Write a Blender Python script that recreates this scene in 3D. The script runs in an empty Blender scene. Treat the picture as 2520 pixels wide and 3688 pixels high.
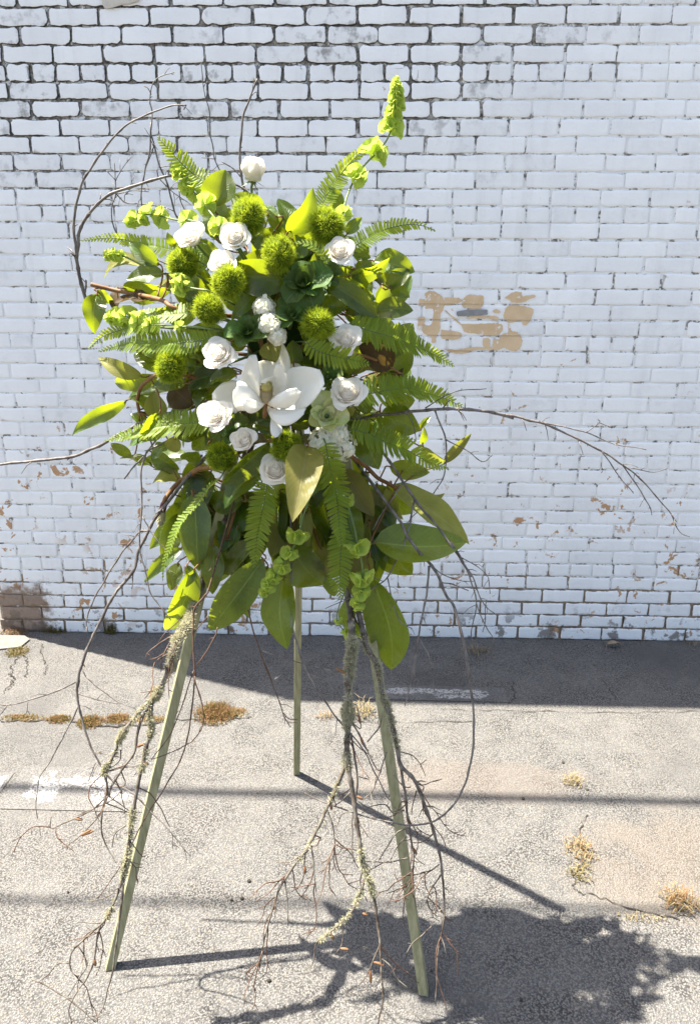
import bpy, math, random
from math import sin, cos, pi, sqrt, radians
from mathutils import Vector, Matrix, noise
random.seed(7)
S = bpy.context.scene
C = S.collection

# ------------------------------------------------------------------ camera
W, H, F = 2520.0, 3688.0, 2771.0          # photograph size and focal length in its pixels
CAMH, PITCH, YAW, ROLL = 1.82, radians(17.2), radians(-1.4), -0.0043
CAM = Vector((0, 0, CAMH))
FW = Vector((sin(YAW)*cos(PITCH), cos(YAW)*cos(PITCH), -sin(PITCH)))
RT0 = Vector((cos(YAW), -sin(YAW), 0)); UP0 = RT0.cross(FW)
RT = RT0*cos(ROLL) - UP0*sin(ROLL); UP = UP0*cos(ROLL) + RT0*sin(ROLL)
cd = bpy.data.cameras.new('camera'); cam = bpy.data.objects.new('camera', cd); C.objects.link(cam)
cam.matrix_world = Matrix(((RT.x, UP.x, -FW.x, 0), (RT.y, UP.y, -FW.y, 0), (RT.z, UP.z, -FW.z, CAMH), (0, 0, 0, 1)))
cd.sensor_fit = 'VERTICAL'; cd.sensor_height = 24.0; cd.lens = 24.0*F/H
cd.clip_start = 0.05; cd.clip_end = 3000
S.camera = cam

# ------------------------------------------------------------------ sky, sun, exposure
SUNV = Vector((0.408, -0.167, -1.0)).normalized()       # the way the light travels
sun_el = math.asin(-SUNV.z); sun_az = math.atan2(-SUNV.x, -SUNV.y)
wd = bpy.data.worlds.new('World'); S.world = wd; wd.use_nodes = True
nt = wd.node_tree; bg = nt.nodes['Background']
sk = nt.nodes.new('ShaderNodeTexSky'); sk.sky_type = 'NISHITA'; sk.sun_disc = False
sk.sun_elevation = sun_el; sk.sun_rotation = sun_az; sk.air_density = 1.0; sk.dust_density = 3.0; sk.ozone_density = 0.6
nt.links.new(sk.outputs[0], bg.inputs[0]); bg.inputs[1].default_value = 0.075
sl = bpy.data.lights.new('sun', 'SUN'); sl.energy = 5.0; sl.angle = radians(0.53); sl.color = (1.0, 0.94, 0.84)
so = bpy.data.objects.new('sun', sl); C.objects.link(so)
so.rotation_euler = SUNV.to_track_quat('-Z', 'Y').to_euler(); so.location = (-3, 3, 8)
S.view_settings.view_transform = 'Standard'; S.view_settings.look = 'None'
S.view_settings.gamma = 1.0; S.view_settings.use_curve_mapping = False
S.view_settings.exposure = 2.18
S.render.engine = 'CYCLES'
S.cycles.max_bounces = 14; S.cycles.diffuse_bounces = 8; S.cycles.transmission_bounces = 10; S.cycles.glossy_bounces = 3

# ------------------------------------------------------------------ photo pixel helpers
k8 = 800/1588.0
ZONES = {'A': (200, 250, k8), 'B': (900, 250, k8), 'C': (200, 950, k8), 'E': (900, 950, k8), 'F': (200, 1650, k8), 'G': (900, 1650, k8),
         'D': (0, 0, 2520/1588.0), 'H': (0, 2400, 900/1588.0), 'I': (800, 2300, 1000/1588.0), 'J': (1400, 900, 1120/1588.0),
         'K': (0, 1700, k8), 'L': (1500, 1700, 1020/1588.0), 'M': (700, 1150, 550/1588.0), 'N': (1450, 1000, 530/1588.0), 'R': (0, 0, 840/1588.0)}
def px(z, x, y):
    a, b, s = ZONES[z]; return (a + x*s, b + y*s)
def ray(u, v): return FW + RT*((u-W/2)/F) - UP*((v-H/2)/F)
def at(z, x, y, Y):                       # the point on that pixel's ray at depth Y, kept above the ground
    r = ray(*px(z, x, y)); p = CAM + r*(Y/r.y)
    if p.z < 0.012:
        p = CAM + r*((0.012-CAMH)/r.z)
    return p
def gnd(z, x, y, h=0.0):
    r = ray(*px(z, x, y)); return CAM + r*((h-CAMH)/r.z)
def project(p):
    d = p - CAM; w = d.dot(FW); return (W/2 + F*d.dot(RT)/w, H/2 - F*d.dot(UP)/w)
K2 = 2520/1588.0
def sm(a, b, x):
    t = min(1, max(0, (x-a)/(b-a))); return t*t*(3-2*t)
def dome(u, v):                           # depth of the bouquet's outer surface, from its shape on the easel
    x, y = u/K2, v/K2
    r2 = ((x-620)/340)**2 + ((y-800)/420)**2
    a = 2.08 - 0.24*sqrt(max(0, 1-r2))
    return min(a, 2.06 + (1.86-2.06)*sm(900, 1300, y))

# ------------------------------------------------------------------ object helpers
def tag(o, label=None, cat=None, group=None, kind=None):
    if label: o['label'] = label
    if cat: o['category'] = cat
    if group: o['group'] = group
    if kind: o['kind'] = kind
    return o
def empty(name, loc, label=None, cat=None, group=None):
    o = bpy.data.objects.new(name, None); C.objects.link(o); o.location = loc; o.empty_display_size = 0.02
    return tag(o, label, cat, group)
def mk(name, verts, faces, mat, parent=None, smooth=True, uvs=None, attr=None, link=True, worldspace=True):
    off = Vector((0, 0, 0))
    q = parent
    while q is not None and worldspace:
        off = off + Vector(q.location); q = q.parent
    me = bpy.data.meshes.new(name)
    me.from_pydata([tuple(Vector(v)-off) for v in verts], [], faces)
    if smooth: me.polygons.foreach_set('use_smooth', [True]*len(me.polygons))
    if uvs:
        ul = me.uv_layers.new(name='UVMap')
        ul.data.foreach_set('uv', [c for l in me.loops for c in uvs[l.vertex_index]])
    if attr:
        for an, vals in attr.items():
            a = me.attributes.new(an, 'FLOAT', 'POINT'); a.data.foreach_set('value', vals)
    if mat: me.materials.append(mat)
    me.update()
    if not link: return me
    o = bpy.data.objects.new(name, me); C.objects.link(o)
    if parent: o.parent = parent
    return o
def inst(name, me, parent, M):            # a part that shares mesh data, placed by a world matrix
    o = bpy.data.objects.new(name, me); C.objects.link(o); o.parent = parent
    off = Vector((0, 0, 0)); q = parent
    while q is not None: off = off + Vector(q.location); q = q.parent
    o.matrix_local = Matrix.Translation(-off) @ M
    return o
class MB:
    def __init__(s): s.v = []; s.f = []; s.uv = []
    def add(s, v, f, uv=None):
        n = len(s.v); s.v += [Vector(q) for q in v]; s.f += [tuple(i+n for i in g) for g in f]
        if uv: s.uv += uv
    def box(s, c, d, M=None):
        x, y, z = d[0]/2, d[1]/2, d[2]/2
        vs = [Vector((a, b, e)) for a in (-x, x) for b in (-y, y) for e in (-z, z)]
        vs = [(M @ q if M else q) + Vector(c) for q in vs]
        s.add(vs, [(0, 1, 3, 2), (4, 6, 7, 5), (0, 4, 5, 1), (2, 3, 7, 6), (0, 2, 6, 4), (1, 5, 7, 3)])
    def tube(s, pts, rad, n=6, cap=True):
        pts = [Vector(p) for p in pts]; m = len(pts)
        if not hasattr(rad, '__len__'): rad = [rad]*m
        t0 = (pts[1]-pts[0]).normalized(); a = t0.orthogonal().normalized(); vs = []
        for i in range(m):
            t = (pts[min(i+1, m-1)]-pts[max(i-1, 0)])
            if t.length < 1e-9: t = t0
            t = t.normalized(); a = (a - t*a.dot(t)).normalized(); b = t.cross(a)
            for j in range(n):
                g = 2*pi*j/n; vs.append(pts[i] + (a*cos(g)+b*sin(g))*rad[i])
        fs = [(i*n+j, i*n+(j+1) % n, (i+1)*n+(j+1) % n, (i+1)*n+j) for i in range(m-1) for j in range(n)]
        if cap: fs += [tuple(range(n-1, -1, -1)), tuple((m-1)*n+j for j in range(n))]
        s.add(vs, fs)
    def build(s, name, mat, parent=None, smooth=True, **k):
        return mk(name, s.v, s.f, mat, parent, smooth, s.uv if len(s.uv) == len(s.v) and s.uv else None, **k)
def catmull(pts, sub=4):
    P = [Vector(p) for p in pts]
    if len(P) < 3: 
        return [P[0].lerp(P[1], i/sub) for i in range(sub+1)]
    out = []
    for i in range(len(P)-1):
        a = P[i-1] if i else P[0]*2-P[1]; b = P[i]; c = P[i+1]; d = P[i+2] if i+2 < len(P) else P[-1]*2-P[-2]
        for j in range(sub):
            t = j/sub
            out.append(0.5*((2*b)+(c-a)*t+(2*a-5*b+4*c-d)*t*t+(3*b-a-3*c+d)*t*t*t))
    out.append(P[-1]); return out
def frame(zax, xhint=Vector((1, 0, 0))):
    z = zax.normalized(); x = xhint - z*xhint.dot(z)
    if x.length < 1e-4: x = z.orthogonal()
    x.normalize(); y = z.cross(x)
    return Matrix(((x.x, y.x, z.x), (x.y, y.y, z.y), (x.z, y.z, z.z)))
def m4(rot, loc, s=1.0):
    return Matrix.Translation(loc) @ rot.to_4x4() @ Matrix.Diagonal((s, s, s, 1)) if not hasattr(s, '__len__') else Matrix.Translation(loc) @ rot.to_4x4() @ Matrix.Diagonal((*s, 1))

# ------------------------------------------------------------------ materials
class NT:
    def __init__(s, name):
        s.m = bpy.data.materials.new(name); s.m.use_nodes = True; s.t = s.m.node_tree
        s.b = s.t.nodes['Principled BSDF']; s.o = s.t.nodes['Material Output']
    def n(s, typ, inp=None, **kw):
        d = s.t.nodes.new('ShaderNode'+typ)
        for a, v in kw.items(): setattr(d, a, v)
        for a, v in (inp or {}).items():
            if isinstance(v, bpy.types.NodeSocket): s.t.links.new(v, d.inputs[a])
            else: d.inputs[a].default_value = v
        return d
    def lk(s, a, b): s.t.links.new(a, b)
    def math(s, op, a, b=0.0, clamp=False):
        return s.n('Math', {0: a, 1: b}, operation=op, use_clamp=clamp).outputs[0]
    def ramp(s, x, lo, hi, a=0.0, b=1.0):
        return s.n('MapRange', {0: x, 1: lo, 2: hi, 3: a, 4: b}, interpolation_type='SMOOTHSTEP').outputs[0]
    def mix(s, f, a, b):
        d = s.t.nodes.new('ShaderNodeMix'); d.data_type = 'RGBA'
        for i, v in ((0, f), (6, a), (7, b)):
            if isinstance(v, bpy.types.NodeSocket): s.t.links.new(v, d.inputs[i])
            else: d.inputs[i].default_value = v if i == 0 else (*v, 1) if len(v) == 3 else v
        return d.outputs[2]
    def noise(s, vec, scale, detail=4, rough=0.55, out=0, dist=0.0):
        return s.n('TexNoise', {'Vector': vec, 'Scale': scale, 'Detail': detail, 'Roughness': rough, 'Distortion': dist}).outputs[out]
    def pos(s): return s.n('NewGeometry').outputs['Position']
    def bump(s, h, strength=0.3, dist=0.002):
        d = s.n('Bump', {'Height': h, 'Strength': strength, 'Distance': dist}); s.lk(d.outputs[0], s.b.inputs['Normal']); return d

def wall_masks(q):
    P = q.pos(); sp = q.n('SeparateXYZ', {0: P}); x, z = sp.outputs[0], sp.outputs[2]
    n1 = q.noise(P, 1.7, 3); wob = q.math('MULTIPLY', q.math('SUBTRACT', n1, 0.5), 1.6)
    zz = q.math('ADD', z, wob); xx = q.math('ADD', x, wob)
    top = q.math('MULTIPLY', q.ramp(zz, 1.85, 2.75), q.ramp(xx, 1.15, 0.15))
    cap = q.math('MULTIPLY', q.ramp(zz, 2.6, 2.9), q.ramp(xx, 1.7, 0.6))
    top = q.math('MAXIMUM', top, cap)
    low = q.ramp(q.math('ADD', z, q.math('MULTIPLY', wob, 0.35)), 0.62, 0.08)
    return P, x, z, top, low

def mat_brick():
    q = NT('painted_brick'); P, x, z, top, low = wall_masks(q)
    e = q.n('Attribute', attribute_name='edge').outputs['Fac']; tint = q.n('Attribute', attribute_name='tint').outputs['Fac']
    big = q.noise(P, 5, 4); fine = q.noise(P, 60, 6, 0.65); mid = q.noise(P, 22, 5, 0.6)
    white = q.mix(q.ramp(big, 0.3, 0.75), (0.87, 0.87, 0.85), (0.80, 0.80, 0.79))
    white = q.mix(q.math('MULTIPLY', tint, 0.22), white, (0.55, 0.55, 0.53))
    sv = q.n('Mapping', {0: P, 3: (9, 1, 0.7)}).outputs[0]; streak = q.ramp(q.noise(sv, 1.6, 4, 0.6), 0.52, 0.74); white = q.mix(q.math('MULTIPLY', streak, 0.20), white, (0.50, 0.49, 0.46))
    scuff = q.ramp(q.noise(P, 36, 6, 0.7), 0.60, 0.70); white = q.mix(q.math('MULTIPLY', scuff, 0.16), white, (0.45, 0.44, 0.42))
    # dirty film on some bricks up high
    film = q.math('MULTIPLY', q.math('MULTIPLY', q.ramp(mid, 0.48, 0.70), q.ramp(tint, 0.55, 1.0)), q.math('ADD', q.math('MULTIPLY', top, 0.8), 0.15))
    col = q.mix(film, white, (0.30, 0.29, 0.27))
    # ragged dirt along the edges
    ed = q.math('ADD', e, q.math('MULTIPLY', q.math('SUBTRACT', mid, 0.5), 1.1))
    ed = q.math('ADD', ed, q.math('MULTIPLY', q.math('SUBTRACT', fine, 0.5), 0.9))
    amt = q.math('ADD', q.math('MULTIPLY', top, 0.52), q.math('ADD', q.math('MULTIPLY', low, 0.45), 0.30))
    thr = q.math('SUBTRACT', 1.28, q.math('MULTIPLY', amt, 0.85))
    edge = q.n('MapRange', {0: ed, 1: thr, 2: q.math('ADD', thr, 0.16), 3: 0.0, 4: 1.0}).outputs[0]
    dirt = q.mix(low, q.mix(fine, (0.03, 0.028, 0.025), (0.12, 0.11, 0.10)), (0.17, 0.12, 0.075))
    col = q.mix(q.math('MULTIPLY', edge, q.ramp(amt, 0.1, 0.7, 0.45, 1.0)), col, dirt)
    # flaked spots showing the clay
    ch = q.noise(P, 13, 6, 0.62, dist=0.4); reg = q.noise(P, 2.2, 2)
    thr2 = q.ramp(z, 2.3, 0.25, 0.72, 0.585)
    cm = q.math('MULTIPLY', q.n('MapRange', {0: ch, 1: thr2, 2: q.math('ADD', thr2, 0.02), 3: 0.0, 4: 1.0}).outputs[0], q.ramp(reg, 0.40, 0.52))
    clay = q.mix(fine, (0.40, 0.19, 0.09), (0.52, 0.36, 0.20))
    col = q.mix(cm, col, clay)
    # bare, weathered masonry at the foot of the corner and a soot patch low on the wall
    cor = q.math('MULTIPLY', q.ramp(q.math('ADD', x, q.math('MULTIPLY', q.math('SUBTRACT', mid, .5), .25)), -1.64, -1.70), q.ramp(q.math('ADD', z, q.math('MULTIPLY', q.math('SUBTRACT', mid, .5), .2)), 0.30, 0.22))
    col = q.mix(q.math('MULTIPLY', cor, 0.92), col, q.mix(fine, (0.10, 0.07, 0.05), (0.30, 0.19, 0.12)))
    foot = q.math('MULTIPLY', q.ramp(z, 0.24, 0.04), q.ramp(q.noise(P, 9, 5, 0.65), 0.54, 0.60))
    col = q.mix(q.math('MULTIPLY', foot, 0.8), col, q.mix(fine, (0.05, 0.045, 0.04), (0.20, 0.15, 0.11)))
    # thin drip runs
    dv = q.n('Mapping', {0: P, 3: (34, 1, 1.3)}).outputs[0]
    drip = q.math('MULTIPLY', q.ramp(q.noise(dv, 1.0, 2), 0.71, 0.735), q.math('MULTIPLY', q.ramp(z, 1.5, 2.3), q.ramp(x, -0.55, -0.8)))
    col = q.mix(q.math('MULTIPLY', drip, 0.8), col, (0.06, 0.06, 0.06))
    q.lk(col, q.b.inputs['Base Color']); q.b.inputs['Roughness'].default_value = 0.62; q.b.inputs['Specular IOR Level'].default_value = 0.3
    q.bump(q.math('ADD', q.math('MULTIPLY', mid, 0.8), q.math('MULTIPLY', fine, 0.6)), 0.7, 0.005)
    return q.m
def mat_mortar():
    q = NT('old_mortar'); P, x, z, top, low = wall_masks(q)
    fine = q.noise(P, 70, 6, 0.7); mid = q.noise(P, 26, 5, 0.65); big = q.noise(P, 6, 3)
    dark = q.mix(q.ramp(fine, 0.3, 0.7), (0.035, 0.032, 0.028), (0.44, 0.41, 0.36))
    paint = q.mix(big, (0.84, 0.84, 0.82), (0.70, 0.70, 0.68))
    brown = q.mix(fine, (0.14, 0.095, 0.055), (0.38, 0.29, 0.19))
    d = q.math('ADD', q.math('MULTIPLY', top, 0.46), q.math('MULTIPLY', q.math('SUBTRACT', mid, 0.5), 3.3))
    d = q.math('ADD', d, 0.17)
    f = q.n('MapRange', {0: d, 1: 0.30, 2: 0.50, 3: 0.0, 4: 1.0}).outputs[0]
    col = q.mix(f, paint, dark)
    lf = q.n('MapRange', {0: q.math('ADD', q.math('MULTIPLY', low, 0.8), q.math('MULTIPLY', q.math('SUBTRACT', mid, 0.5), 1.8)), 1: 0.32, 2: 0.5, 3: 0.0, 4: 0.95}).outputs[0]
    col = q.mix(lf, col, brown)
    q.lk(col, q.b.inputs['Base Color']); q.b.inputs['Roughness'].default_value = 0.85
    q.bump(q.math('ADD', mid, fine), 0.6, 0.006)
    return q.m
def ground_color(q):
    P = q.pos(); sp = q.n('SeparateXYZ', {0: P}); x, y = sp.outputs[0], sp.outputs[1]
    v = q.n('TexVoronoi', {'Vector': P, 'Scale': 185.0, 'Randomness': 1.0}); v2 = q.n('TexVoronoi', {'Vector': P, 'Scale': 260.0})
    rnd = q.n('SeparateColor', {0: v.outputs['Color']}).outputs[0]; rnd2 = q.n('SeparateColor', {0: v.outputs['Color']}).outputs[1]
    r3 = q.n('SeparateColor', {0: v2.outputs['Color']}).outputs[0]
    big = q.noise(P, 1.1, 4); mid = q.noise(P, 6, 5, 0.6); fine = q.noise(P, 160, 4, 0.7)
    stone = q.mix(rnd, (0.112, 0.109, 0.103), (0.224, 0.217, 0.203))
    stone = q.mix(q.ramp(rnd2, 0.80, 0.97), stone, (0.21, 0.185, 0.15))
    stone = q.mix(q.math('MULTIPLY', q.ramp(r3, 0.55, 0.9), 0.5), stone, (0.068, 0.067, 0.065))
    stone = q.mix(q.math('MULTIPLY', q.ramp(fine, 0.45, 0.7), 0.25), stone, (0.085, 0.082, 0.078))
    tar = q.mix(fine, (0.025, 0.024, 0.023), (0.060, 0.058, 0.055))
    pit = q.noise(P, 150, 4, 0.65)
    gp = q.math('ADD', v.outputs['Distance'], q.math('MULTIPLY', q.math('SUBTRACT', pit, 0.5), 1.3))
    gap = q.n('MapRange', {0: gp, 1: 0.46, 2: 0.66, 3: 0.0, 4: 1.0})
    tarry = q.ramp(q.math('ADD', mid, q.math('MULTIPLY', big, 0.4)), 0.58, 0.80, 0.45, 0.95)
    col = q.mix(q.math('MULTIPLY', gap.outputs[0], tarry), stone, tar)
    patch = q.ramp(q.noise(P, 0.9, 6, 0.66), 0.50, 0.68); col = q.mix(q.math('MULTIPLY', patch, 0.78), col, (0.075, 0.073, 0.071))
    wear = q.ramp(big, 0.42, 0.62); col = q.mix(q.math('MULTIPLY', wear, 0.15), col, (0.20, 0.185, 0.165))
    dx = q.math('MULTIPLY', q.math('SUBTRACT', x, 1.15), 1.5); dy = q.math('MULTIPLY', q.math('SUBTRACT', y, 2.05), 2.6)
    rr = q.math('ADD', q.math('ADD', q.math('MULTIPLY', dx, dx), q.math('MULTIPLY', dy, dy)), q.math('MULTIPLY', q.math('SUBTRACT', mid, 0.5), 1.6))
    col = q.mix(q.ramp(rr, 0.75, 0.15, 0.0, 0.34), col, (0.165, 0.130, 0.095))
    dy2 = q.math('MULTIPLY', q.math('SUBTRACT', y, 2.48), 6.0); dx2 = q.math('MULTIPLY', q.math('SUBTRACT', x, 0.42), 1.6)
    r2 = q.math('ADD', q.math('ADD', q.math('MULTIPLY', dx2, dx2), q.math('MULTIPLY', dy2, dy2)), q.math('MULTIPLY', q.math('SUBTRACT', mid, 0.5), 1.6))
    col = q.mix(q.ramp(r2, 0.85, 0.1, 0.0, 0.28), col, (0.165, 0.128, 0.10))
    h = q.math('ADD', q.math('MULTIPLY', q.math('SUBTRACT', 1.0, gp), q.math('ADD', 0.45, rnd)), q.math('MULTIPLY', fine, 0.35))
    return P, col, h, mid, fine, rnd
def mat_ground():
    q = NT('worn_chip_seal'); P, col, h, mid, fine, rnd = ground_color(q)
    q.lk(col, q.b.inputs['Base Color']); q.b.inputs['Roughness'].default_value = 0.9; q.b.inputs['Specular IOR Level'].default_value = 0.2
    q.bump(h, 1.0, 0.0042); return q.m
def mat_marking():
    q = NT('worn_road_paint'); P, col, h, mid, fine, rnd = ground_color(q)
    m = q.noise(P, 30, 5, 0.7); f = q.ramp(q.math('ADD', m, q.math('MULTIPLY', q.math('SUBTRACT', rnd, 0.5), 0.35)), 0.40, 0.50)
    fade = q.n('Attribute', attribute_name='fade').outputs['Fac']; sx = q.noise(P, 9, 5, 0.7)
    f = q.math('MULTIPLY', f, q.ramp(q.math('ADD', fade, q.math('MULTIPLY', q.math('SUBTRACT', sx, 0.5), 2.0)), 0.36, 0.62))
    q.lk(q.mix(q.math('MULTIPLY', f, 0.93), col, (0.42, 0.41, 0.39)), q.b.inputs['Base Color']); q.b.inputs['Roughness'].default_value = 0.8
    q.bump(h, 1.0, 0.0042); return q.m

DIM = 0.62                                # the exposure is set for the shaded wall
BRIGHT = ('tan_putty', 'grey_tape', 'old_paper', 'building_core', 'white_rose_petal', 'cream_rose_heart', 'magnolia_petal', 'hydrangea_petal', 'grey_green_wood', 'magnolia_leaf_face', 'magnolia_leaf_underside', 'fern_leaflet', 'bell_calyx')
def dim(c, name):
    k = 1.0 if name in BRIGHT else DIM
    return tuple(v*k for v in c)
def simple(name, c1, c2, scale=40, rough=0.6, spec=0.4, bump=0.0, rnd=0.0, transl=None, tf=0.35, detail=4, stretch=None, coat=0.0):
    q = NT(name); c1, c2 = dim(c1, name), dim(c2, name)
    if transl: transl = dim(transl, name)
    vec = q.n('TexCoord').outputs['Object']
    if stretch: vec = q.n('Mapping', {0: vec, 3: stretch}).outputs[0]
    nz = q.noise(vec, scale, detail, 0.6)
    col = q.mix(q.ramp(nz, 0.3, 0.7), c1, c2)
    if rnd:
        r = q.n('ObjectInfo').outputs['Random']
        hs = q.n('HueSaturation', {'Hue': q.math('ADD', 0.5, q.math('MULTIPLY', q.math('SUBTRACT', r, 0.5), 0.05*rnd)), 'Saturation': 1.0,
                 'Value': q.math('ADD', 1.0, q.math('MULTIPLY', q.math('SUBTRACT', r, 0.5), rnd)), 'Color': col}); col = hs.outputs[0]
    q.lk(col, q.b.inputs['Base Color']); q.b.inputs['Roughness'].default_value = rough; q.b.inputs['Specular IOR Level'].default_value = spec
    if bump: q.bump(nz, bump, 0.002)
    if transl:
        t = q.n('BsdfTranslucent'); t.inputs[0].default_value = (*transl, 1)
        ms = q.n('MixShader', {0: tf}); q.lk(q.b.outputs[0], ms.inputs[1]); q.lk(t.outputs[0], ms.inputs[2]); q.lk(ms.outputs[0], q.o.inputs[0])
    return q.m
def mat_leaf(name, c1, c2, rib, transl, rough, spec, tf, rnd=0.5):
    c1, c2, rib, transl = dim(c1, name), dim(c2, name), dim(rib, name), dim(transl, name)
    q = NT(name); uv = q.n('UVMap').outputs[0]; sp = q.n('SeparateXYZ', {0: uv}); u, v = sp.outputs[0], sp.outputs[1]
    au = q.math('ABSOLUTE', q.math('SUBTRACT', u, 0.5))
    ob = q.n('TexCoord').outputs['Object']; nz = q.noise(ob, 30, 4)
    r = q.n('ObjectInfo').outputs['Random']
    col = q.mix(q.ramp(nz, 0.3, 0.7), c1, c2)
    wv = q.math('SINE', q.math('MULTIPLY', q.math('SUBTRACT', v, q.math('MULTIPLY', au, 0.55)), 95.0))
    vein = q.ramp(wv, 0.80, 1.0); col = q.mix(q.math('MULTIPLY', vein, 0.16), col, rib)
    mid = q.ramp(au, 0.022, 0.010); col = q.mix(q.math('MULTIPLY', mid, 0.8), col, rib)
    hs = q.n('HueSaturation', {'Hue': q.math('ADD', 0.5, q.math('MULTIPLY', q.math('SUBTRACT', r, 0.5), 0.035)), 'Saturation': 1.0,
             'Value': q.math('ADD', 1.0, q.math('MULTIPLY', q.math('SUBTRACT', r, 0.5), rnd)), 'Color': col}); col = hs.outputs[0]
    sp2 = q.noise(ob, 95, 3, 0.6); spot = q.math('MULTIPLY', q.ramp(sp2, 0.68, 0.74), q.ramp(q.noise(ob, 12, 2), 0.45, 0.6)); col = q.mix(q.math('MULTIPLY', spot, 0.7), col, (0.10, 0.06, 0.02))
    rim = q.math('MULTIPLY', q.ramp(au, 0.455, 0.5), q.ramp(sp2, 0.42, 0.6)); col = q.mix(q.math('MULTIPLY', rim, 0.5), col, (0.16, 0.14, 0.03))
    q.lk(q.ramp(q.noise(ob, 45, 3), 0.3, 0.7, rough*0.75, rough*1.5), q.b.inputs['Roughness'])
    q.lk(col, q.b.inputs['Base Color']); q.b.inputs['Specular IOR Level'].default_value = spec
    q.bump(q.math('ADD', q.math('MULTIPLY', vein, -0.5), q.math('ADD', q.math('MULTIPLY', mid, -1.0), q.math('MULTIPLY', nz, 0.8))), 0.5, 0.002)
    t = q.n('BsdfTranslucent'); t.inputs[0].default_value = (*transl, 1)
    ms = q.n('MixShader', {0: tf}); q.lk(q.b.outputs[0], ms.inputs[1]); q.lk(t.outputs[0], ms.inputs[2]); q.lk(ms.outputs[0], q.o.inputs[0])
    return q.m

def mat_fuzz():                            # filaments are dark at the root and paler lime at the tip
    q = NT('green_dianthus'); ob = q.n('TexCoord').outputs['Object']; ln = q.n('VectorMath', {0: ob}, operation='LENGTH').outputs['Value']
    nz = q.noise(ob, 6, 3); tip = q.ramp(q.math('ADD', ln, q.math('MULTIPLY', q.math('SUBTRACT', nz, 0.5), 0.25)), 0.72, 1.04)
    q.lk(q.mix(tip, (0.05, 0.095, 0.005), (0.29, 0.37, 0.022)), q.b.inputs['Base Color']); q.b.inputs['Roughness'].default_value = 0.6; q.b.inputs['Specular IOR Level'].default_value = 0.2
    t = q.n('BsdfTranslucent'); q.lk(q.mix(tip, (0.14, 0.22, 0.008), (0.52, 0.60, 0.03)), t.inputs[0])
    ms = q.n('MixShader', {0: 0.42}); q.lk(q.b.outputs[0], ms.inputs[1]); q.lk(t.outputs[0], ms.inputs[2]); q.lk(ms.outputs[0], q.o.inputs[0]); return q.m
def mat_petal():
    q = NT('magnolia_petal'); uv = q.n('UVMap').outputs[0]; sp = q.n('SeparateXYZ', {0: uv}); u, v = sp.outputs[0], sp.outputs[1]
    ob = q.n('TexCoord').outputs['Object']; nz = q.noise(ob, 25, 4)
    vv = q.n('CombineXYZ', {0: q.math('MULTIPLY', u, 16.0), 1: q.math('MULTIPLY', v, 1.6), 2: 0.0}).outputs[0]; vein = q.noise(vv, 1.6, 3)
    col = q.mix(q.ramp(nz, 0.3, 0.7), (0.87, 0.855, 0.80), (0.90, 0.89, 0.86)); col = q.mix(q.ramp(v, 0.30, 0.02, 0.0, 0.6), col, (0.80, 0.72, 0.50))
    col = q.mix(q.math('MULTIPLY', q.ramp(vein, 0.5, 0.7), 0.25), col, (0.80, 0.79, 0.72))
    edge = q.math('MULTIPLY', q.ramp(q.math('ABSOLUTE', q.math('SUBTRACT', u, 0.5)), 0.465, 0.5), q.ramp(nz, 0.52, 0.66)); col = q.mix(q.math('MULTIPLY', edge, 0.45), col, (0.45, 0.30, 0.14))
    q.lk(col, q.b.inputs['Base Color']); q.b.inputs['Roughness'].default_value = 0.45; q.b.inputs['Specular IOR Level'].default_value = 0.3
    q.bump(q.math('ADD', q.math('MULTIPLY', vein, 0.7), nz), 0.35, 0.0018)
    t = q.n('BsdfTranslucent'); t.inputs[0].default_value = (0.92, 0.91, 0.82, 1)
    ms = q.n('MixShader', {0: 0.40}); q.lk(q.b.outputs[0], ms.inputs[1]); q.lk(t.outputs[0], ms.inputs[2]); q.lk(ms.outputs[0], q.o.inputs[0]); return q.m
def mat_putty():                           # old tan adhesive film: the joints of the wall show through it, rubbed thin in places
    q = NT('tan_putty'); P = q.pos(); z = q.n('SeparateXYZ', {0: P}).outputs[2]
    n1 = q.noise(P, 30, 6, 0.65); n2 = q.noise(P, 9, 4)
    fr = q.math('FRACT', q.math('DIVIDE', q.math('ADD', z, q.math('MULTIPLY', q.math('SUBTRACT', n1, 0.5), 0.006)), 0.0703))
    jo = q.math('MAXIMUM', q.ramp(fr, 0.07, 0.02), q.ramp(fr, 0.93, 0.98))
    col = q.mix(q.ramp(n2, 0.35, 0.65), (0.66, 0.49, 0.30), (0.58, 0.41, 0.235)); col = q.mix(q.math('MULTIPLY', jo, 0.45), col, (0.38, 0.27, 0.16))
    col = q.mix(q.ramp(q.math('ADD', n1, q.math('MULTIPLY', q.math('SUBTRACT', n2, 0.5), 0.8)), 0.60, 0.68, 0.0, 0.75), col, (0.80, 0.78, 0.74))
    q.lk(col, q.b.inputs['Base Color']); q.b.inputs['Roughness'].default_value = 0.8
    q.bump(q.math('SUBTRACT', n1, jo), 0.6, 0.004); return q.m
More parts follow.
